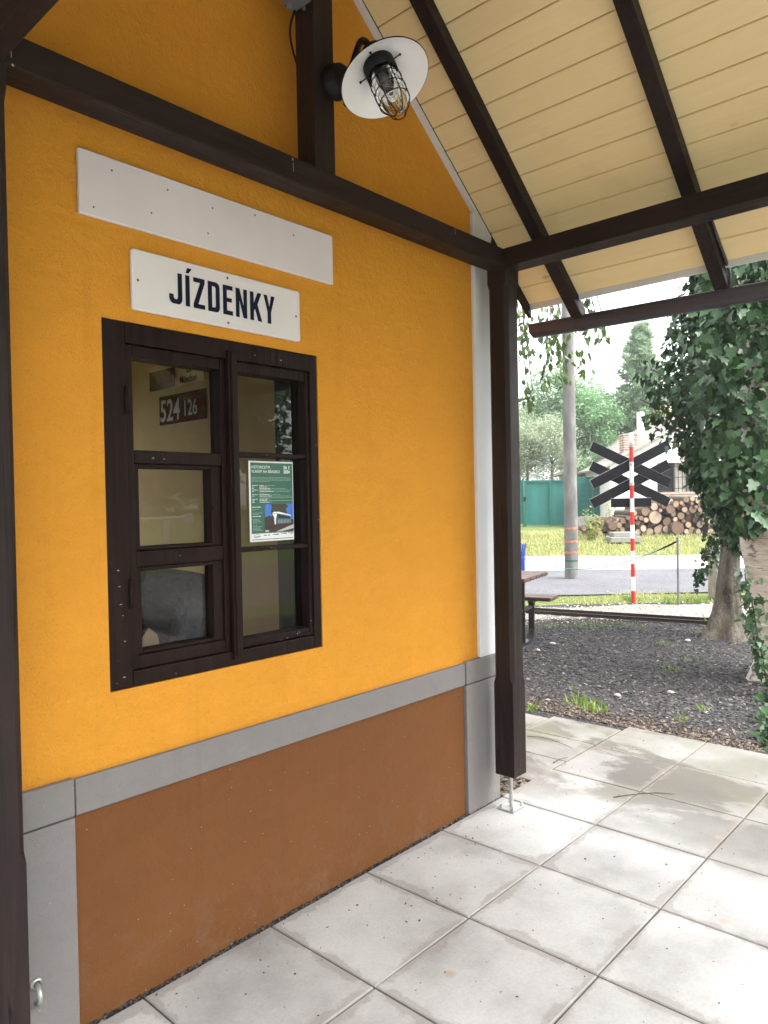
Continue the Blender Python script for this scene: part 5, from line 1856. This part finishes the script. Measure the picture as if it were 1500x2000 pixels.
M_CUT = cut_mat()
LOGS = [(775, 985, 72), (1005, 1095, 65), (680, 925, 48), (930, 905, 45), (1035, 970, 38), (895, 1030, 45), (800, 1110, 42), (885, 1105, 38), (345, 1075, 42), (175, 1110, 35),
        (765, 875, 40), (925, 825, 35), (1155, 905, 40), (1215, 815, 38), (1225, 1058, 33), (1090, 805, 30), (1150, 797, 26), (1290, 850, 42), (1110, 1060, 32), (1145, 1113, 33),
        (1210, 1127, 28), (1090, 1128, 26), (868, 872, 28), (820, 850, 20), (985, 852, 33), (1022, 890, 26), (1072, 907, 30), (1147, 842, 18), (1200, 970, 28), (1258, 955, 28),
        (1280, 1002, 27), (1340, 975, 35), (1230, 907, 25), (1062, 1022, 20), (978, 1005, 26), (825, 1080, 24), (655, 1097, 34), (604, 1082, 24), (598, 1040, 27), (642, 1038, 20),
        (634, 993, 25), (590, 990, 22), (682, 1012, 27), (500, 990, 22), (452, 1022, 28), (410, 1065, 32), (495, 1062, 31), (442, 1107, 26), (395, 1110, 22), (256, 1040, 25),
        (300, 1031, 21), (398, 1012, 18), (58, 1102, 25), (215, 1142, 26), (602, 1132, 30), (662, 1155, 30), (735, 1065, 42), (880, 1160, 24), (1330, 1075, 26), (1382, 1030, 26),
        (1340, 1130, 35), (1288, 1110, 36), (1125, 990, 44), (1372, 1085, 24), (560, 940, 32), (548, 1095, 22), (262, 1098, 28), (1332, 1030, 26), (1040, 838, 22), (1300, 930, 32),
        (1405, 985, 30), (1430, 1060, 30), (1102, 940, 20), (1380, 930, 30), (1420, 900, 30), (1350, 880, 32), (1230, 862, 24), (1440, 1130, 30), (940, 1160, 22), (720, 1130, 36),
        (1060, 1165, 18), (150, 1150, 24), (310, 1130, 24), (960, 955, 26), (830, 915, 20), (1180, 1015, 26), (1260, 1040, 20), (1010, 1030, 20), (370, 1035, 18), (530, 1030, 20),
        (720, 850, 22), (700, 1000, 18), (1395, 1145, 24), (1060, 860, 18), (1190, 880, 18)]
LOGNAMES = {0: 'largest log of the pile, pale double ringed end near its middle', 1: 'second largest log, low in the pile right of its middle', 13: 'log with a bluish white end near the top right of the pile', 14: 'palest small log end low on the right of the pile'}


def log_mesh(seed):
    g = random.Random(seed)
    n = 18
    prof = [1 + g.uniform(-0.06, 0.06) for _ in range(n)]
    mb = MB()
    for zi, z in enumerate((0.0, 0.5, 1.0)):
        for k in range(n):
            a = 2 * math.pi * k / n
            r = prof[k] * (1 + g.uniform(-0.03, 0.03))
            mb.v.append((r * math.cos(a), r * math.sin(a), z))
    for i in range(2):
        for k in range(n):
            mb.f.append((i * n + k, i * n + (k + 1) % n, i * n + n + (k + 1) % n, i * n + n + k))
    mb.f.append(tuple(range(2 * n, 3 * n)))
    me1 = bpy.data.meshes.new('log_bark')
    me1.from_pydata(mb.v, [], mb.f); me1.update()
    me1.materials.append(M_LOGBARK)
    me1.polygons.foreach_set('use_smooth', [True] * len(me1.polygons))
    me2 = bpy.data.meshes.new('cut_end')
    me2.from_pydata([v for v in mb.v[:n]], [], [tuple(range(n))[::-1]]); me2.update()
    me2.materials.append(M_CUT)
    return me1, me2


LM_ = [log_mesh(s) for s in range(5)]
lrn = random.Random(44)
for i, (zx, zy, zr) in enumerate(LOGS):
    qx, qy, qr = 1130 + zx * 0.19333, 820 + zy * 0.19333, zr * 0.19333
    dd = 21.3 + lrn.uniform(-0.05, 0.30)
    if zr in (44, 36, 42) and zx in (1125, 1288, 735):
        dd = 21.75
    p = at(qx, qy, dd)
    r = qr / 1433 * dd
    zz_ = ground_h(p.x, p.y) + r - 0.06
    if p.z < zz_:
        p.z = zz_
    axd = (FH + RH * lrn.uniform(-0.10, 0.06) + Vector((0, 0, lrn.uniform(-0.03, 0.03)))).normalized()
    rot = axd.to_track_quat('Z', 'Y').to_matrix().to_4x4() @ Matrix.Rotation(lrn.uniform(0, 6.28), 4, 'Z')
    me1, me2 = LM_[i % 5]
    o = bpy.data.objects.new('log', me1)
    COL.objects.link(o)
    o.matrix_world = Matrix.Translation(p) @ rot @ Matrix.Diagonal((r * lrn.uniform(0.93, 1.05), r * lrn.uniform(0.93, 1.05), lrn.uniform(1.1, 1.4), 1))
    tag(o, LOGNAMES.get(i, 'cut log with sawn end stacked in the pile under the house window'), 'log', 'logs stacked before the brick house')
    c = bpy.data.objects.new('cut_end', me2)
    COL.objects.link(c)
    c.parent = o
    c.location = (0, 0, -0.002)
# dim second row of logs that closes the gaps
for i in range(46):
    qx, qy = lrn.uniform(1235, 1405), lrn.uniform(985, 1040)
    if i > 34:
        qx, qy = lrn.uniform(1180, 1240), lrn.uniform(1018, 1040)
    dd = 21.95
    p = at(qx, qy, dd)
    r = lrn.uniform(0.09, 0.14)
    me1, me2 = LM_[i % 5]
    o = bpy.data.objects.new('log', me1)
    COL.objects.link(o)
    rot = FH.to_track_quat('Z', 'Y').to_matrix().to_4x4()
    o.matrix_world = Matrix.Translation(p) @ rot @ Matrix.Diagonal((r, r, 0.9, 1))
    tag(o, 'cut log set back in the gaps of the pile', 'log', 'logs set back in the pile')
    c = bpy.data.objects.new('cut_end', me2)
    COL.objects.link(c)
    c.parent = o
    c.location = (0, 0, -0.002)

# stone base in front of the pile
sb = at(1217, 1050, 20.6)
zb = ground_h(sb.x, sb.y)
m_ = MB()
m_.obox((sb.x, sb.y, zb + 0.07), RH * 0.42, FH * 0.28, (0, 0, 0.075))
m_.obox((sb.x + 0.02, sb.y, zb + 0.21), RH * 0.34, FH * 0.22, (0, 0, 0.065))
tag(m_.build('stone_plinth', simple('pale_stone', (0.22, 0.21, 0.19), 0.9, 0.15, sc=7, b=0.3, bsc=40), bevel=0.015), 'stepped pale stone plinth in the grass before the log pile', 'plinth')

# ---------------- brick house
def brick_mat(name, plaster_amt, pc=(0.74, 0.73, 0.71)):
    m, nt, p = newmat(name)
    tc = nt.nodes.new('ShaderNodeTexCoord')
    br = nt.nodes.new('ShaderNodeTexBrick')
    br.inputs['Scale'].default_value = 1.0
    br.inputs['Brick Width'].default_value = 0.27
    br.inputs['Row Height'].default_value = 0.085
    br.inputs['Mortar Size'].default_value = 0.012
    br.inputs['Color1'].default_value = (0.27, 0.12, 0.08, 1)
    br.inputs['Color2'].default_value = (0.38, 0.20, 0.14, 1)
    br.inputs['Mortar'].default_value = (0.50, 0.47, 0.44, 1)
    # face coordinates: along the wall, up
    cx = nt.nodes.new('ShaderNodeCombineXYZ')
    dotn = nt.nodes.new('ShaderNodeVectorMath'); dotn.operation = 'DOT_PRODUCT'
    dotn.inputs[1].default_value = (RH.x + 0.5 * FH.x, RH.y + 0.5 * FH.y, 0)
    nt.links.new(tc.outputs['Object'], dotn.inputs[0])
    sx = nt.nodes.new('ShaderNodeSeparateXYZ')
    nt.links.new(tc.outputs['Object'], sx.inputs[0])
    nt.links.new(dotn.outputs['Value'], cx.inputs[0])
    nt.links.new(sx.outputs[2], cx.inputs[1])
    nt.links.new(cx.outputs[0], br.inputs['Vector'])
    col = br.outputs[0]
    if plaster_amt > 0:
        t = tex(nt, sc=0.75, det=8, rough=0.68)
        f = ramp(nt, t, [(0.5 - plaster_amt, (0, 0, 0)), (0.52 - plaster_amt, (1, 1, 1))])
        pcol = ramp(nt, tex(nt, sc=5, det=5), [(0.3, scale_c(pc, 0.85)), (0.7, pc)])
        col = mixc(nt, f, col, pcol)
    nt.links.new(col, p.inputs['Base Color'])
    p.inputs['Roughness'].default_value = 0.9
    bump(nt, p, br.outputs[1], 0.4, 0.01)
    return m


HD = 25.0
ha = at(1192, 1000, HD)
hz = ground_h(ha.x, ha.y) - 0.05
house = thing('brick_house', 'low brick house with flaking white plaster and barred windows behind the logs', 'house', (ha.x, ha.y, hz))


def hp_(r, d, z):
    """house frame: metres right of its left corner, behind its front, above photo zero"""
    b = Vector((ha.x, ha.y, 0)) + RH * r + FH * d
    return Vector((b.x, b.y, z))


def px_r(px): return (px - 1192) / 1433.68 * HD
def px_zz(py): return at(1250, py, HD).z


M_HB = brick_mat('flaking_plaster_brick', 0.075)
hw = MB()
rTop = 4.2
zl, zr_ = px_zz(908), px_zz(908) + 4.2 * 0.52
wz0, wz1 = px_zz(962), px_zz(905)
wr0, wr1 = px_r(1284), px_r(1384)
def hpoly(pts, d0, d1):
    hw.prism([hp_(r, d0, z) for r, z in pts], FH * (d1 - d0))
hpoly([(0, hz), (wr0, hz), (wr0, zl + wr0 * 0.52), (0, zl)], 0, 0.3)
hpoly([(wr0, hz), (wr1, hz), (wr1, wz0), (wr0, wz0)], 0, 0.3)
hpoly([(wr0, wz1), (wr1, wz1), (wr1, zl + wr1 * 0.52), (wr0, zl + wr0 * 0.52)], 0, 0.3)
hpoly([(wr1, hz), (8.4, hz), (8.4, zl), (rTop, zr_), (wr1, zl + wr1 * 0.52)], 0, 0.3)
hw.prism([hp_(0.0, 0.301, hz), hp_(0.3, 0.301, hz), hp_(0.3, 0.301, zl), hp_(0.0, 0.301, zl)], FH * 7)
hw.build('wall', M_HB, house)
rf = MB()
M_TILE = simple('grey_roof_felt', (0.22, 0.20, 0.18), 0.9, 0.2)
for (r0_, z0_, r1_, z1_) in ((-0.35, zl - 0.18, rTop, zr_), (rTop, zr_, 8.8, zl - 0.2)):
    rf.prism([hp_(r0_, -0.12, z0_ + 0.005), hp_(r1_, -0.12, z1_ + 0.005), hp_(r1_, -0.12, z1_ + 0.07), hp_(r0_, -0.12, z0_ + 0.07)], FH * 7.5)
rfo = rf.build('roof', M_TILE, house)
bg_ = MB()
bg_.prism([hp_(-0.36, -0.145, zl - 0.185), hp_(rTop, -0.145, zr_ - 0.0), hp_(rTop, -0.145, zr_ + 0.085), hp_(-0.36, -0.145, zl - 0.10)], FH * 0.022)
bg_.build('barge_board', simple('grey_barge_board', (0.26, 0.235, 0.21), 0.8, 0.2), rfo)
chm = MB()
c0, c1 = px_r(1239), px_r(1266)
chm.prism([hp_(c0, 1.0, px_zz(925)), hp_(c1, 1.0, px_zz(925)), hp_(c1, 1.0, px_zz(845)), hp_(c0, 1.0, px_zz(845))], FH * 0.5)
chm.prism([hp_(c0 - 0.02, 0.98, px_zz(845) + 0.001), hp_(c1 + 0.02, 0.98, px_zz(845) + 0.001), hp_(c1 + 0.02, 0.98, px_zz(842)), hp_(c0 - 0.02, 0.98, px_zz(842))], FH * 0.54)
chm.build('chimney', brick_mat('chimney_brick', 0.0), house)
wn_ = MB()
M_WFR = simple('grey_window_wood', (0.20, 0.18, 0.16), 0.8, 0.2)
for (ra, rb) in ((wr0, wr0 + 0.06), (px_r(1320), px_r(1322)), (px_r(1344), px_r(1349)), (wr1 - 0.06, wr1)):
    wn_.prism([hp_(ra, 0.08, wz0), hp_(rb, 0.08, wz0), hp_(rb, 0.08, wz1), hp_(ra, 0.08, wz1)], FH * 0.1)
wno = wn_.build('window', M_WFR, house)
MB().prism([hp_(wr0, 0.2, wz0), hp_(wr1, 0.2, wz0), hp_(wr1, 0.2, wz1), hp_(wr0, 0.2, wz1)], FH * 0.02).build('pane', simple('dark_glass', (0.02, 0.022, 0.025), 0.15), wno)
MB().prism([hp_(px_r(1322), 0.15, wz0), hp_(px_r(1344), 0.15, wz0), hp_(px_r(1344), 0.15, wz1), hp_(px_r(1322), 0.15, wz1)], FH * 0.02).build('shutter_board', simple('bleached_board', (0.40, 0.37, 0.33), 0.9, 0.25, sc=6), wno)
br_ = MB()
for k in range(13):
    r = wr0 + 0.05 + k * (wr1 - wr0 - 0.1) / 12
    br_.tube([hp_(r, 0.03, wz0), hp_(r, 0.03, wz1)], 0.011, 6)
for z in (wz0 + 0.12, (wz0 + wz1) / 2, wz1 - 0.12):
    br_.tube([hp_(wr0, 0.03, z), hp_(wr1, 0.03, z)], 0.010, 6)
br_.build('bars', M_BLACK, wno)
MB().prism([hp_(wr0 - 0.1, -0.06, wz0 - 0.09), hp_(wr1 + 0.1, -0.06, wz0 - 0.09), hp_(wr1 + 0.1, -0.06, wz0 - 0.002), hp_(wr0 - 0.1, -0.06, wz0 - 0.002)], FH * 0.2).build('sill', brick_mat('sill_brick', 0.0), house)

# white post standing behind the chimney
wp = at(1252, 900, 30)
m_ = MB().box(wp.x - 0.12, wp.x + 0.12, wp.y - 0.12, wp.y + 0.12, 0.4, at(1252, 805, 30).z)
tag(m_.build('white_post', simple('whitewash', (0.62, 0.62, 0.62), 0.8, 0.1), bevel=0.02), 'square whitewashed post rising behind the brick chimney', 'post')

# ---------------- green fence and gate
M_TEAL = simple('green_mesh_screen', (0.003, 0.11, 0.092), 0.7, 0.14, sc=3, b=0.2, bsc=90)
M_TEALD = simple('green_fence_post', (0.008, 0.11, 0.09), 0.5, 0.1)


def screen_between(name, pa, pb, d, ytop, ybot, label, cat, npost, grid):
    A_ = at(pa, 1000, d); B_ = at(pb, 1000, d)
    za, zb_ = at(pa, ybot, d).z, at(pa, ytop, d).z
    t = thing(name, label, cat, (A_.x, A_.y, za))
    dv = Vector((B_.x - A_.x, B_.y - A_.y, 0))
    L = dv.length
    dv.normalize()
    nn = Vector((dv.y, -dv.x, 0))
    c = Vector(((A_.x + B_.x) / 2, (A_.y + B_.y) / 2, (za + zb_) / 2))
    scr = MB()
    # gently wavy cloth
    nx = 40
    for side in (0, 1):
        for i in range(nx + 1):
            s = -L / 2 + L * i / nx
            off = 0.012 * math.sin(s * 7) + 0.006 * math.sin(s * 17) + side * 0.008
            for z in (za + 0.03, zb_ - 0.02):
                q = Vector((c.x, c.y, 0)) + dv * s + nn * off
                scr.v.append((q.x, q.y, z))
    m2 = (nx + 1) * 2
    for i in range(nx):
        a = 2 * i
        scr.f.append((a, a + 2, a + 3, a + 1))
        scr.f.append((m2 + a, m2 + a + 1, m2 + a + 3, m2 + a + 2))
    scr.build('screen', M_TEAL, t, True)
    for k in range(npost):
        s = -L / 2 + L * k / (npost - 1)
        q = Vector((c.x, c.y, 0)) + dv * s - FH * 0.05
        MB().box(q.x - 0.025, q.x + 0.025, q.y - 0.025, q.y + 0.025, za - 0.1, zb_ + 0.03).build('post', M_TEALD, t)
    if grid:
        gr = MB()
        for k in range(int(L / 0.16)):
            s = -L / 2 + 0.08 + 0.16 * k
            q = Vector((c.x, c.y, 0)) + dv * s - FH * 0.04
            gr.tube([(q.x, q.y, za), (q.x, q.y, zb_)], 0.006, 5)
        for k in range(8):
            z = za + 0.08 + (zb_ - za - 0.12) * k / 7
            gr.tube([Vector((c.x, c.y, z)) - dv * L / 2 - FH * 0.045, Vector((c.x, c.y, z)) + dv * L / 2 - FH * 0.045], 0.007, 5)
        gr.build('wire_grid', M_TEALD, t)
    else:
        q = Vector((c.x, c.y, zb_)) - FH * 0.05
        MB().obox(q, dv * L / 2, nn * 0.02, (0, 0, 0.022)).build('top_rail', M_TEALD, t)
        MB().obox(Vector((c.x, c.y, za + 0.03)) - FH * 0.05, dv * L / 2, nn * 0.02, (0, 0, 0.022)).build('bottom_rail', M_TEALD, t)
    return t


gate = screen_between('green_gate', 1026, 1122, 27.0, 940, 1027, 'wide green screened gate left of the concrete pole', 'gate', 3, False)
gh = at(1025, 975, 26.9)
MB().box(gh.x - 0.03, gh.x + 0.03, gh.y - 0.03, gh.y + 0.03, gh.z - 0.08, gh.z + 0.08).build('latch', M_BLACK, gate)
screen_between('green_fence', 1124, 1191, 26.2, 931, 1010, 'green wire grid fence panel between concrete pole and brick house', 'fence', 3, True)
screen_between('green_fence', 900, 1022, 27.0, 939, 1027, 'green fence panel at the left of the gate behind the porch post', 'fence', 3, True)
kb_a, kb_b = at(1124, 1000, 26.15), at(1191, 1000, 26.15)
zk = ground_h(kb_a.x, kb_a.y)
m_ = MB()
m_.obox(((kb_a.x + kb_b.x) / 2, (kb_a.y + kb_b.y) / 2, zk + 0.1), RH * ((kb_b - kb_a).length / 2), FH * 0.1, (0, 0, 0.24))
tag(m_.build('fence_kerb', simple('white_kerb', (0.38, 0.37, 0.35), 0.9, 0.1)), 'pale concrete footing wall under the green wire fence', 'footing')


# ---------------- vegetation
def tuft_plant(name, px, py, d, n, rad, h, mat, label, seed, zg=None, leaf=0.12):
    g = np.random.default_rng(seed)
    b = at(px, py, d)
    z0 = ground_h(b.x, b.y) - 0.02 if zg is None else zg
    t = thing(name, label, 'plant', (b.x, b.y, z0))
    st = MB()
    cen = []
    for k in range(max(4, n // 40)):
        a = g.uniform(0, 6.28); r = rad * g.uniform(0.1, 0.8)
        tip = Vector((b.x + r * math.cos(a), b.y + r * math.sin(a), z0 + h * g.uniform(0.6, 1)))
        base = Vector((b.x + 0.3 * r * math.cos(a), b.y + 0.3 * r * math.sin(a), z0 - 0.02))
        st.tube([base, base.lerp(tip, 0.5) + Vector((0, 0, 0.05)), tip], [0.008, 0.006, 0.003], 5)
        for _ in range(40):
            q = base.lerp(tip, g.uniform(0.1, 1.05))
            cen.append((q.x + g.normal(0, 0.06), q.y + g.normal(0, 0.06), q.z + g.normal(0, 0.04)))
    st.build('stem', M_WEED, t)
    cen = np.array(cen)
    scatter('leaves', LEAF[0], LEAF[1], cen, rand_rots(len(cen), 0.6, g), g.uniform(0.5, 1.0, len(cen)) * leaf, mat, t)


M_YGREEN = leafmat('yellow_green_leaf', (0.13, 0.17, 0.03), (0.34, 0.36, 0.08), 0.5, 0.4)
tuft_plant('tall_weed', 1158, 1045, 21.0, 240, 0.35, 1.0, M_YGREEN, 'yellow green weeds at the left end of the log pile', 1)
tuft_plant('tall_weed', 1195, 1040, 22.6, 200, 0.3, 0.95, M_YGREEN, 'yellow green weeds against the corner of the brick house', 2)


def bushy(name, label, cat, base, crown_c, radii, n, leaf, mat, seed, clumps=40, trunk=True, hollow=0.35, tmpl=QUAD, branches=10, group=None, up_=0.5):
    """tree or bush: trunk with limbs, leaves gathered in clumps through an ellipsoid crown"""
    g = np.random.default_rng(seed)
    t = thing(name, label, cat, base, group)
    cc = np.array(crown_c, float)
    R_ = np.array(radii, float)
    # clump centres fill an uneven ellipsoid
    u = g.normal(size=(clumps, 3)); u /= np.linalg.norm(u, axis=1, keepdims=True)
    rr = g.uniform(hollow, 1.0, (clumps, 1)) ** 0.6
    cl = cc + u * rr * R_ * g.uniform(0.85, 1.12, (clumps, 1))
    if trunk:
        mb = MB()
        b = Vector(base)
        topv = Vector(crown_c)
        rz = float(radii[2])
        r0 = 0.035 * rz + 0.04
        mb.tube([b - up * 0.1, b.lerp(topv, 0.5) + Vector((0.1, 0.05, 0)), topv + up * (rz * 0.5)], [r0, r0 * 0.75, r0 * 0.25], 9)
        mb.build('trunk', bark_mat(name + '_bark', (0.06, 0.05, 0.04), (0.2, 0.17, 0.14)), t, True)
        lb = MB()
        for k in range(branches):
            e = Vector(cl[k % clumps])
            s = b.lerp(topv + up * (rz * 0.3), float(g.uniform(0.45, 0.95)))
            lb.tube([s, s.lerp(e, 0.55) + up * 0.1, e], [r0 * 0.35, r0 * 0.2, r0 * 0.06], 6)
        lb.build('limb', bark_mat(name + '_limb', (0.06, 0.05, 0.04), (0.18, 0.15, 0.12)), t)
    per_ = n // clumps
    cr_ = R_.min() * g.uniform(0.22, 0.42, clumps)
    pos = []
    for k in range(clumps):
        v = g.normal(size=(per_, 3)) * 0.55
        v[:, 2] *= 0.75
        pos.append(cl[k] + v * cr_[k])
    pos = np.concatenate(pos)
    pos = pos[pos[:, 2] > base[2] + 0.05]
    nn = len(pos)
    scatter('crown', tmpl[0], tmpl[1], pos, rand_rots(nn, up_, g), g.uniform(0.6, 1.25, nn) * leaf, mat, t)
    return t


M_WILLOW = leafmat('grey_willow_leaf', (0.14, 0.19, 0.11), (0.38, 0.44, 0.30), 0.6, 0.35)
M_ASH = leafmat('ash_leaf', (0.05, 0.13, 0.055), (0.22, 0.38, 0.18), 0.5, 0.35)
M_DKGRN = leafmat('dark_broadleaf', (0.035, 0.09, 0.045), (0.14, 0.25, 0.12), 0.5, 0.3)
M_PINE = leafmat('pine_needle', (0.08, 0.16, 0.09), (0.31, 0.44, 0.26), 0.6, 0.25)
M_YELLOW = leafmat('golden_leaf', (0.30, 0.30, 0.03), (0.55, 0.52, 0.07), 0.5, 0.4)


def gz(px, d):
    p = at(px, 1000, d)
    return Vector((p.x, p.y, ground_h(p.x, p.y)))


def crown(px, py, d):
    return at(px, py, d)


# pale willow-like bushes behind the gate
for i, (px, py, d, rx, rz, lab) in enumerate(((1030, 880, 30, 1.1, 1.3, 'pale grey green bush behind the gate, right beside the porch post'), (1078, 870, 30.5, 1.15, 1.5, 'pale grey green bush behind the gate, left of the concrete pole'), (985, 860, 31, 1.2, 1.6, 'pale grey green bush mostly hidden behind the porch post'))):
    bushy('willow_bush', lab, 'bush', gz(px, d), crown(px, py, d), (rx, rx, rz), 9000, 0.09, M_WILLOW, 60 + i, 60, True, 0.2, LEAF, 8, 'pale bushes behind the gate')
# ash trees in the middle
bushy('ash_tree', 'green ash tree right of the concrete pole above the fence', 'tree', gz(1150, 33), crown(1150, 845, 33), (1.5, 1.5, 1.9), 15000, 0.14, M_ASH, 70, 75, True, 0.2, LEAF, 14)
bushy('ash_tree', 'broad green tree standing behind the first ash and the pole', 'tree', gz(1095, 40), crown(1100, 800, 40), (2.4, 2.2, 2.4), 15000, 0.17, M_ASH, 71, 80, True, 0.2, LEAF, 14)
bushy('dark_tree', 'dark green tree between the ash and the pine above the house', 'tree', gz(1200, 37), crown(1195, 860, 37), (1.7, 1.7, 2.4), 12000, 0.15, M_DKGRN, 72, 60, True, 0.2, LEAF, 10)
bushy('dark_shrub', 'rounded green shrub just above the fence at the house corner', 'bush', gz(1165, 28), crown(1168, 915, 28), (0.8, 0.8, 0.75), 6000, 0.09, M_ASH, 73, 40, True, 0.2, LEAF, 8)
bushy('golden_shrub', 'bright yellow leaved shrub behind the house roof', 'bush', gz(1300, 31), crown(1297, 845, 31), (0.75, 0.75, 1.0), 5000, 0.09, M_YELLOW, 74, 36, True, 0.2, LEAF, 8)
bushy('dark_tree', 'dark green tree behind the house and the ivied tree', 'tree', gz(1390, 36), crown(1390, 800, 36), (2.6, 2.4, 3.0), 14000, 0.17, M_DKGRN, 75, 70, True, 0.2, LEAF, 10)
bushy('hazel_tree', 'low green tree behind the willow bushes at the far left', 'tree', gz(1010, 44), crown(1020, 850, 44), (2.2, 2.2, 2.4), 10000, 0.17, M_DKGRN, 76, 60, True, 0.2, LEAF, 10)

# tall pine with whorled boughs
pb_ = gz(1250, 34)
pt_ = thing('pine_tree', 'tall conical pine rising above the house chimney', 'tree', pb_)
ptop = at(1252, 640, 34)
mb = MB()
mb.tube([pb_ - up * 0.1, pb_.lerp(ptop, 0.5), ptop], [0.17, 0.11, 0.02], 10)
mb.build('trunk', bark_mat('pine_bark', (0.07, 0.045, 0.03), (0.22, 0.15, 0.11)), pt_, True)
g = np.random.default_rng(90)
lb = MB()
cl = []
hh = ptop.z - pb_.z
for k in range(210):
    t = 0.22 + 0.78 * (k / 210)
    z = pb_.z + hh * t
    rad = (0.22 + 2.3 * (1 - t) ** 0.8) * g.uniform(0.55, 1.1) * (0.85 if t > 0.5 else 1.0)
    a = k * 2.399 + g.normal(0, 0.3)
    s = pb_.lerp(ptop, t - 0.04)
    e = Vector((s.x + rad * math.cos(a), s.y + rad * math.sin(a), z + rad * g.uniform(0.1, 0.4)))
    lb.tube([s, s.lerp(e, 0.6) - up * 0.03 * rad, e], [0.022, 0.014, 0.006], 5)
    m_c = max(2, int(rad / 0.22))
    for q in range(m_c):
        f = 1 - 0.75 * q / m_c
        c = s.lerp(e, float(f))
        cl.append((c.x + g.normal(0, 0.06), c.y + g.normal(0, 0.06), c.z + 0.05, 0.20))
lb.build('limb', bark_mat('pine_limb', (0.07, 0.045, 0.03), (0.22, 0.15, 0.11)), pt_)
pos, nrm = [], []
for (x, y, z, r) in cl:
    m_n = 46
    v = g.normal(size=(m_n, 3)); v /= np.linalg.norm(v, axis=1, keepdims=True)
    v[:, 2] = np.abs(v[:, 2]) * 1.1 - 0.15
    pos.append(np.array([x, y, z]) + v * g.uniform(0.0, 0.09, (m_n, 1)))
    nrm.append(v)
pos = np.concatenate(pos)
v = np.concatenate(nrm)
v /= np.linalg.norm(v, axis=1, keepdims=True)
# needle fans: long thin blades that point outwards
x = v
rnd_ = g.normal(size=x.shape)
y = np.cross(x, rnd_); y /= np.linalg.norm(y, axis=1, keepdims=True)
rot = np.stack([x, y, np.cross(x, y)], 2)
NEED = ([(0, -0.05, 0), (1, -0.02, 0), (1, 0.02, 0), (0, 0.05, 0)], [(0, 1, 2, 3)])
nn = len(pos)
scatter('crown', NEED[0], NEED[1], pos, rot, np.stack([g.uniform(0.14, 0.27, nn), g.uniform(0.35, 0.6, nn), np.ones(nn)], 1), M_PINE, pt_)

# ================================================================ BEHIND THE CAMERA: what the panes mirror
for i, (x, y, r_, h_, lab) in enumerate(((3.0, -25, 4.0, 4.6, 'leafy tree on the grass bank mirrored in the upper panes'), (10.0, -26, 4.2, 5.0, 'leafy tree on the grass bank mirrored in the right hand panes'), (-4, -26, 4.0, 4.6, 'leafy tree on the bank outside the left edge'), (17, -27, 4.2, 4.8, 'leafy tree on the bank outside the right edge'), (6.6, -33, 4.6, 6.2, 'tall leafy tree at the back of the bank'), (14.0, -34, 4.6, 6.2, 'leafy tree closing the back of the bank'), (-1, -32, 4.4, 6.0, 'leafy tree at the far left of the bank'), (22, -30, 4.4, 5.6, 'leafy tree at the far right of the bank'))):
    bushy('lawn_tree', lab, 'tree', (x, y, 1.2), (x, y, 2.2 + h_ * 0.75), (r_, r_ * 0.8, h_ * 0.85), 9500, 0.5, M_ASH, 100 + i, 80, True, 0.15, QUAD, 10, 'trees across the lawn')
lawn = MB()
for (ya, za, yb_, zb2) in ((-13.0, -0.03, -20, 1.1), (-20, 1.1, -45, 1.35)):
    lawn.add([(-30, yb_, zb2), (45, yb_, zb2), (45, ya, za), (-30, ya, za)], [(0, 1, 2, 3)])
tag(lawn.build('lawn', gravel_mat('mown_lawn', (0.10, 0.17, 0.03), (0.19, 0.27, 0.05), 12, 0.2)), kind='structure')
fc_ = MB().add([(-25, -13.0, -0.032), (40, -13.0, -0.032), (40, -6.6, -0.032), (-25, -6.6, -0.032)], [(0, 1, 2, 3)])
tag(fc_.build('forecourt', gravel_mat('pale_forecourt_gravel', (0.10, 0.088, 0.072), (0.22, 0.20, 0.17), 40, 0.3)), kind='structure')
wpst = thing('white_signal_post', 'white post with a crossarm and disc mirrored in the hatch pane', 'post', (8.9, -13.2, -0.03))
MB().tube([(8.9, -13.2, -0.03), (8.9, -13.2, 1.18)], 0.085, 12).build('post', M_WHITE, wpst)
MB().tube([(7.5, -13.2, 1.22), (9.4, -13.2, 1.22)], 0.035, 8).lathe([(0, -0.02), (0.15, -0.02), (0.15, 0.02), (0, 0.02)], 20, Matrix.Translation((9.5, -13.2, 1.19)) @ Matrix.Rotation(RAD(90), 4, 'X')).build('crossarm', M_WHITE, wpst)

# ================================================================ VEILING GLARE, added as a thin haze box
hm = bpy.data.materials.new('glare_haze')
hm.use_nodes = True
hnt = hm.node_tree
hnt.nodes.clear()
ho = hnt.nodes.new('ShaderNodeOutputMaterial')
pvol = hnt.nodes.new('ShaderNodeVolumePrincipled')
pvol.inputs['Color'].default_value = (0.95, 0.97, 1.0, 1)
pvol.inputs['Density'].default_value = 0.0015
pvol.inputs['Anisotropy'].default_value = 0.2
hnt.links.new(pvol.outputs[0], ho.inputs['Volume'])
hz_ = MB().box(-420, 420, -420, 420, -1.2, 16).build('haze', hm)
tag(hz_, kind='stuff')
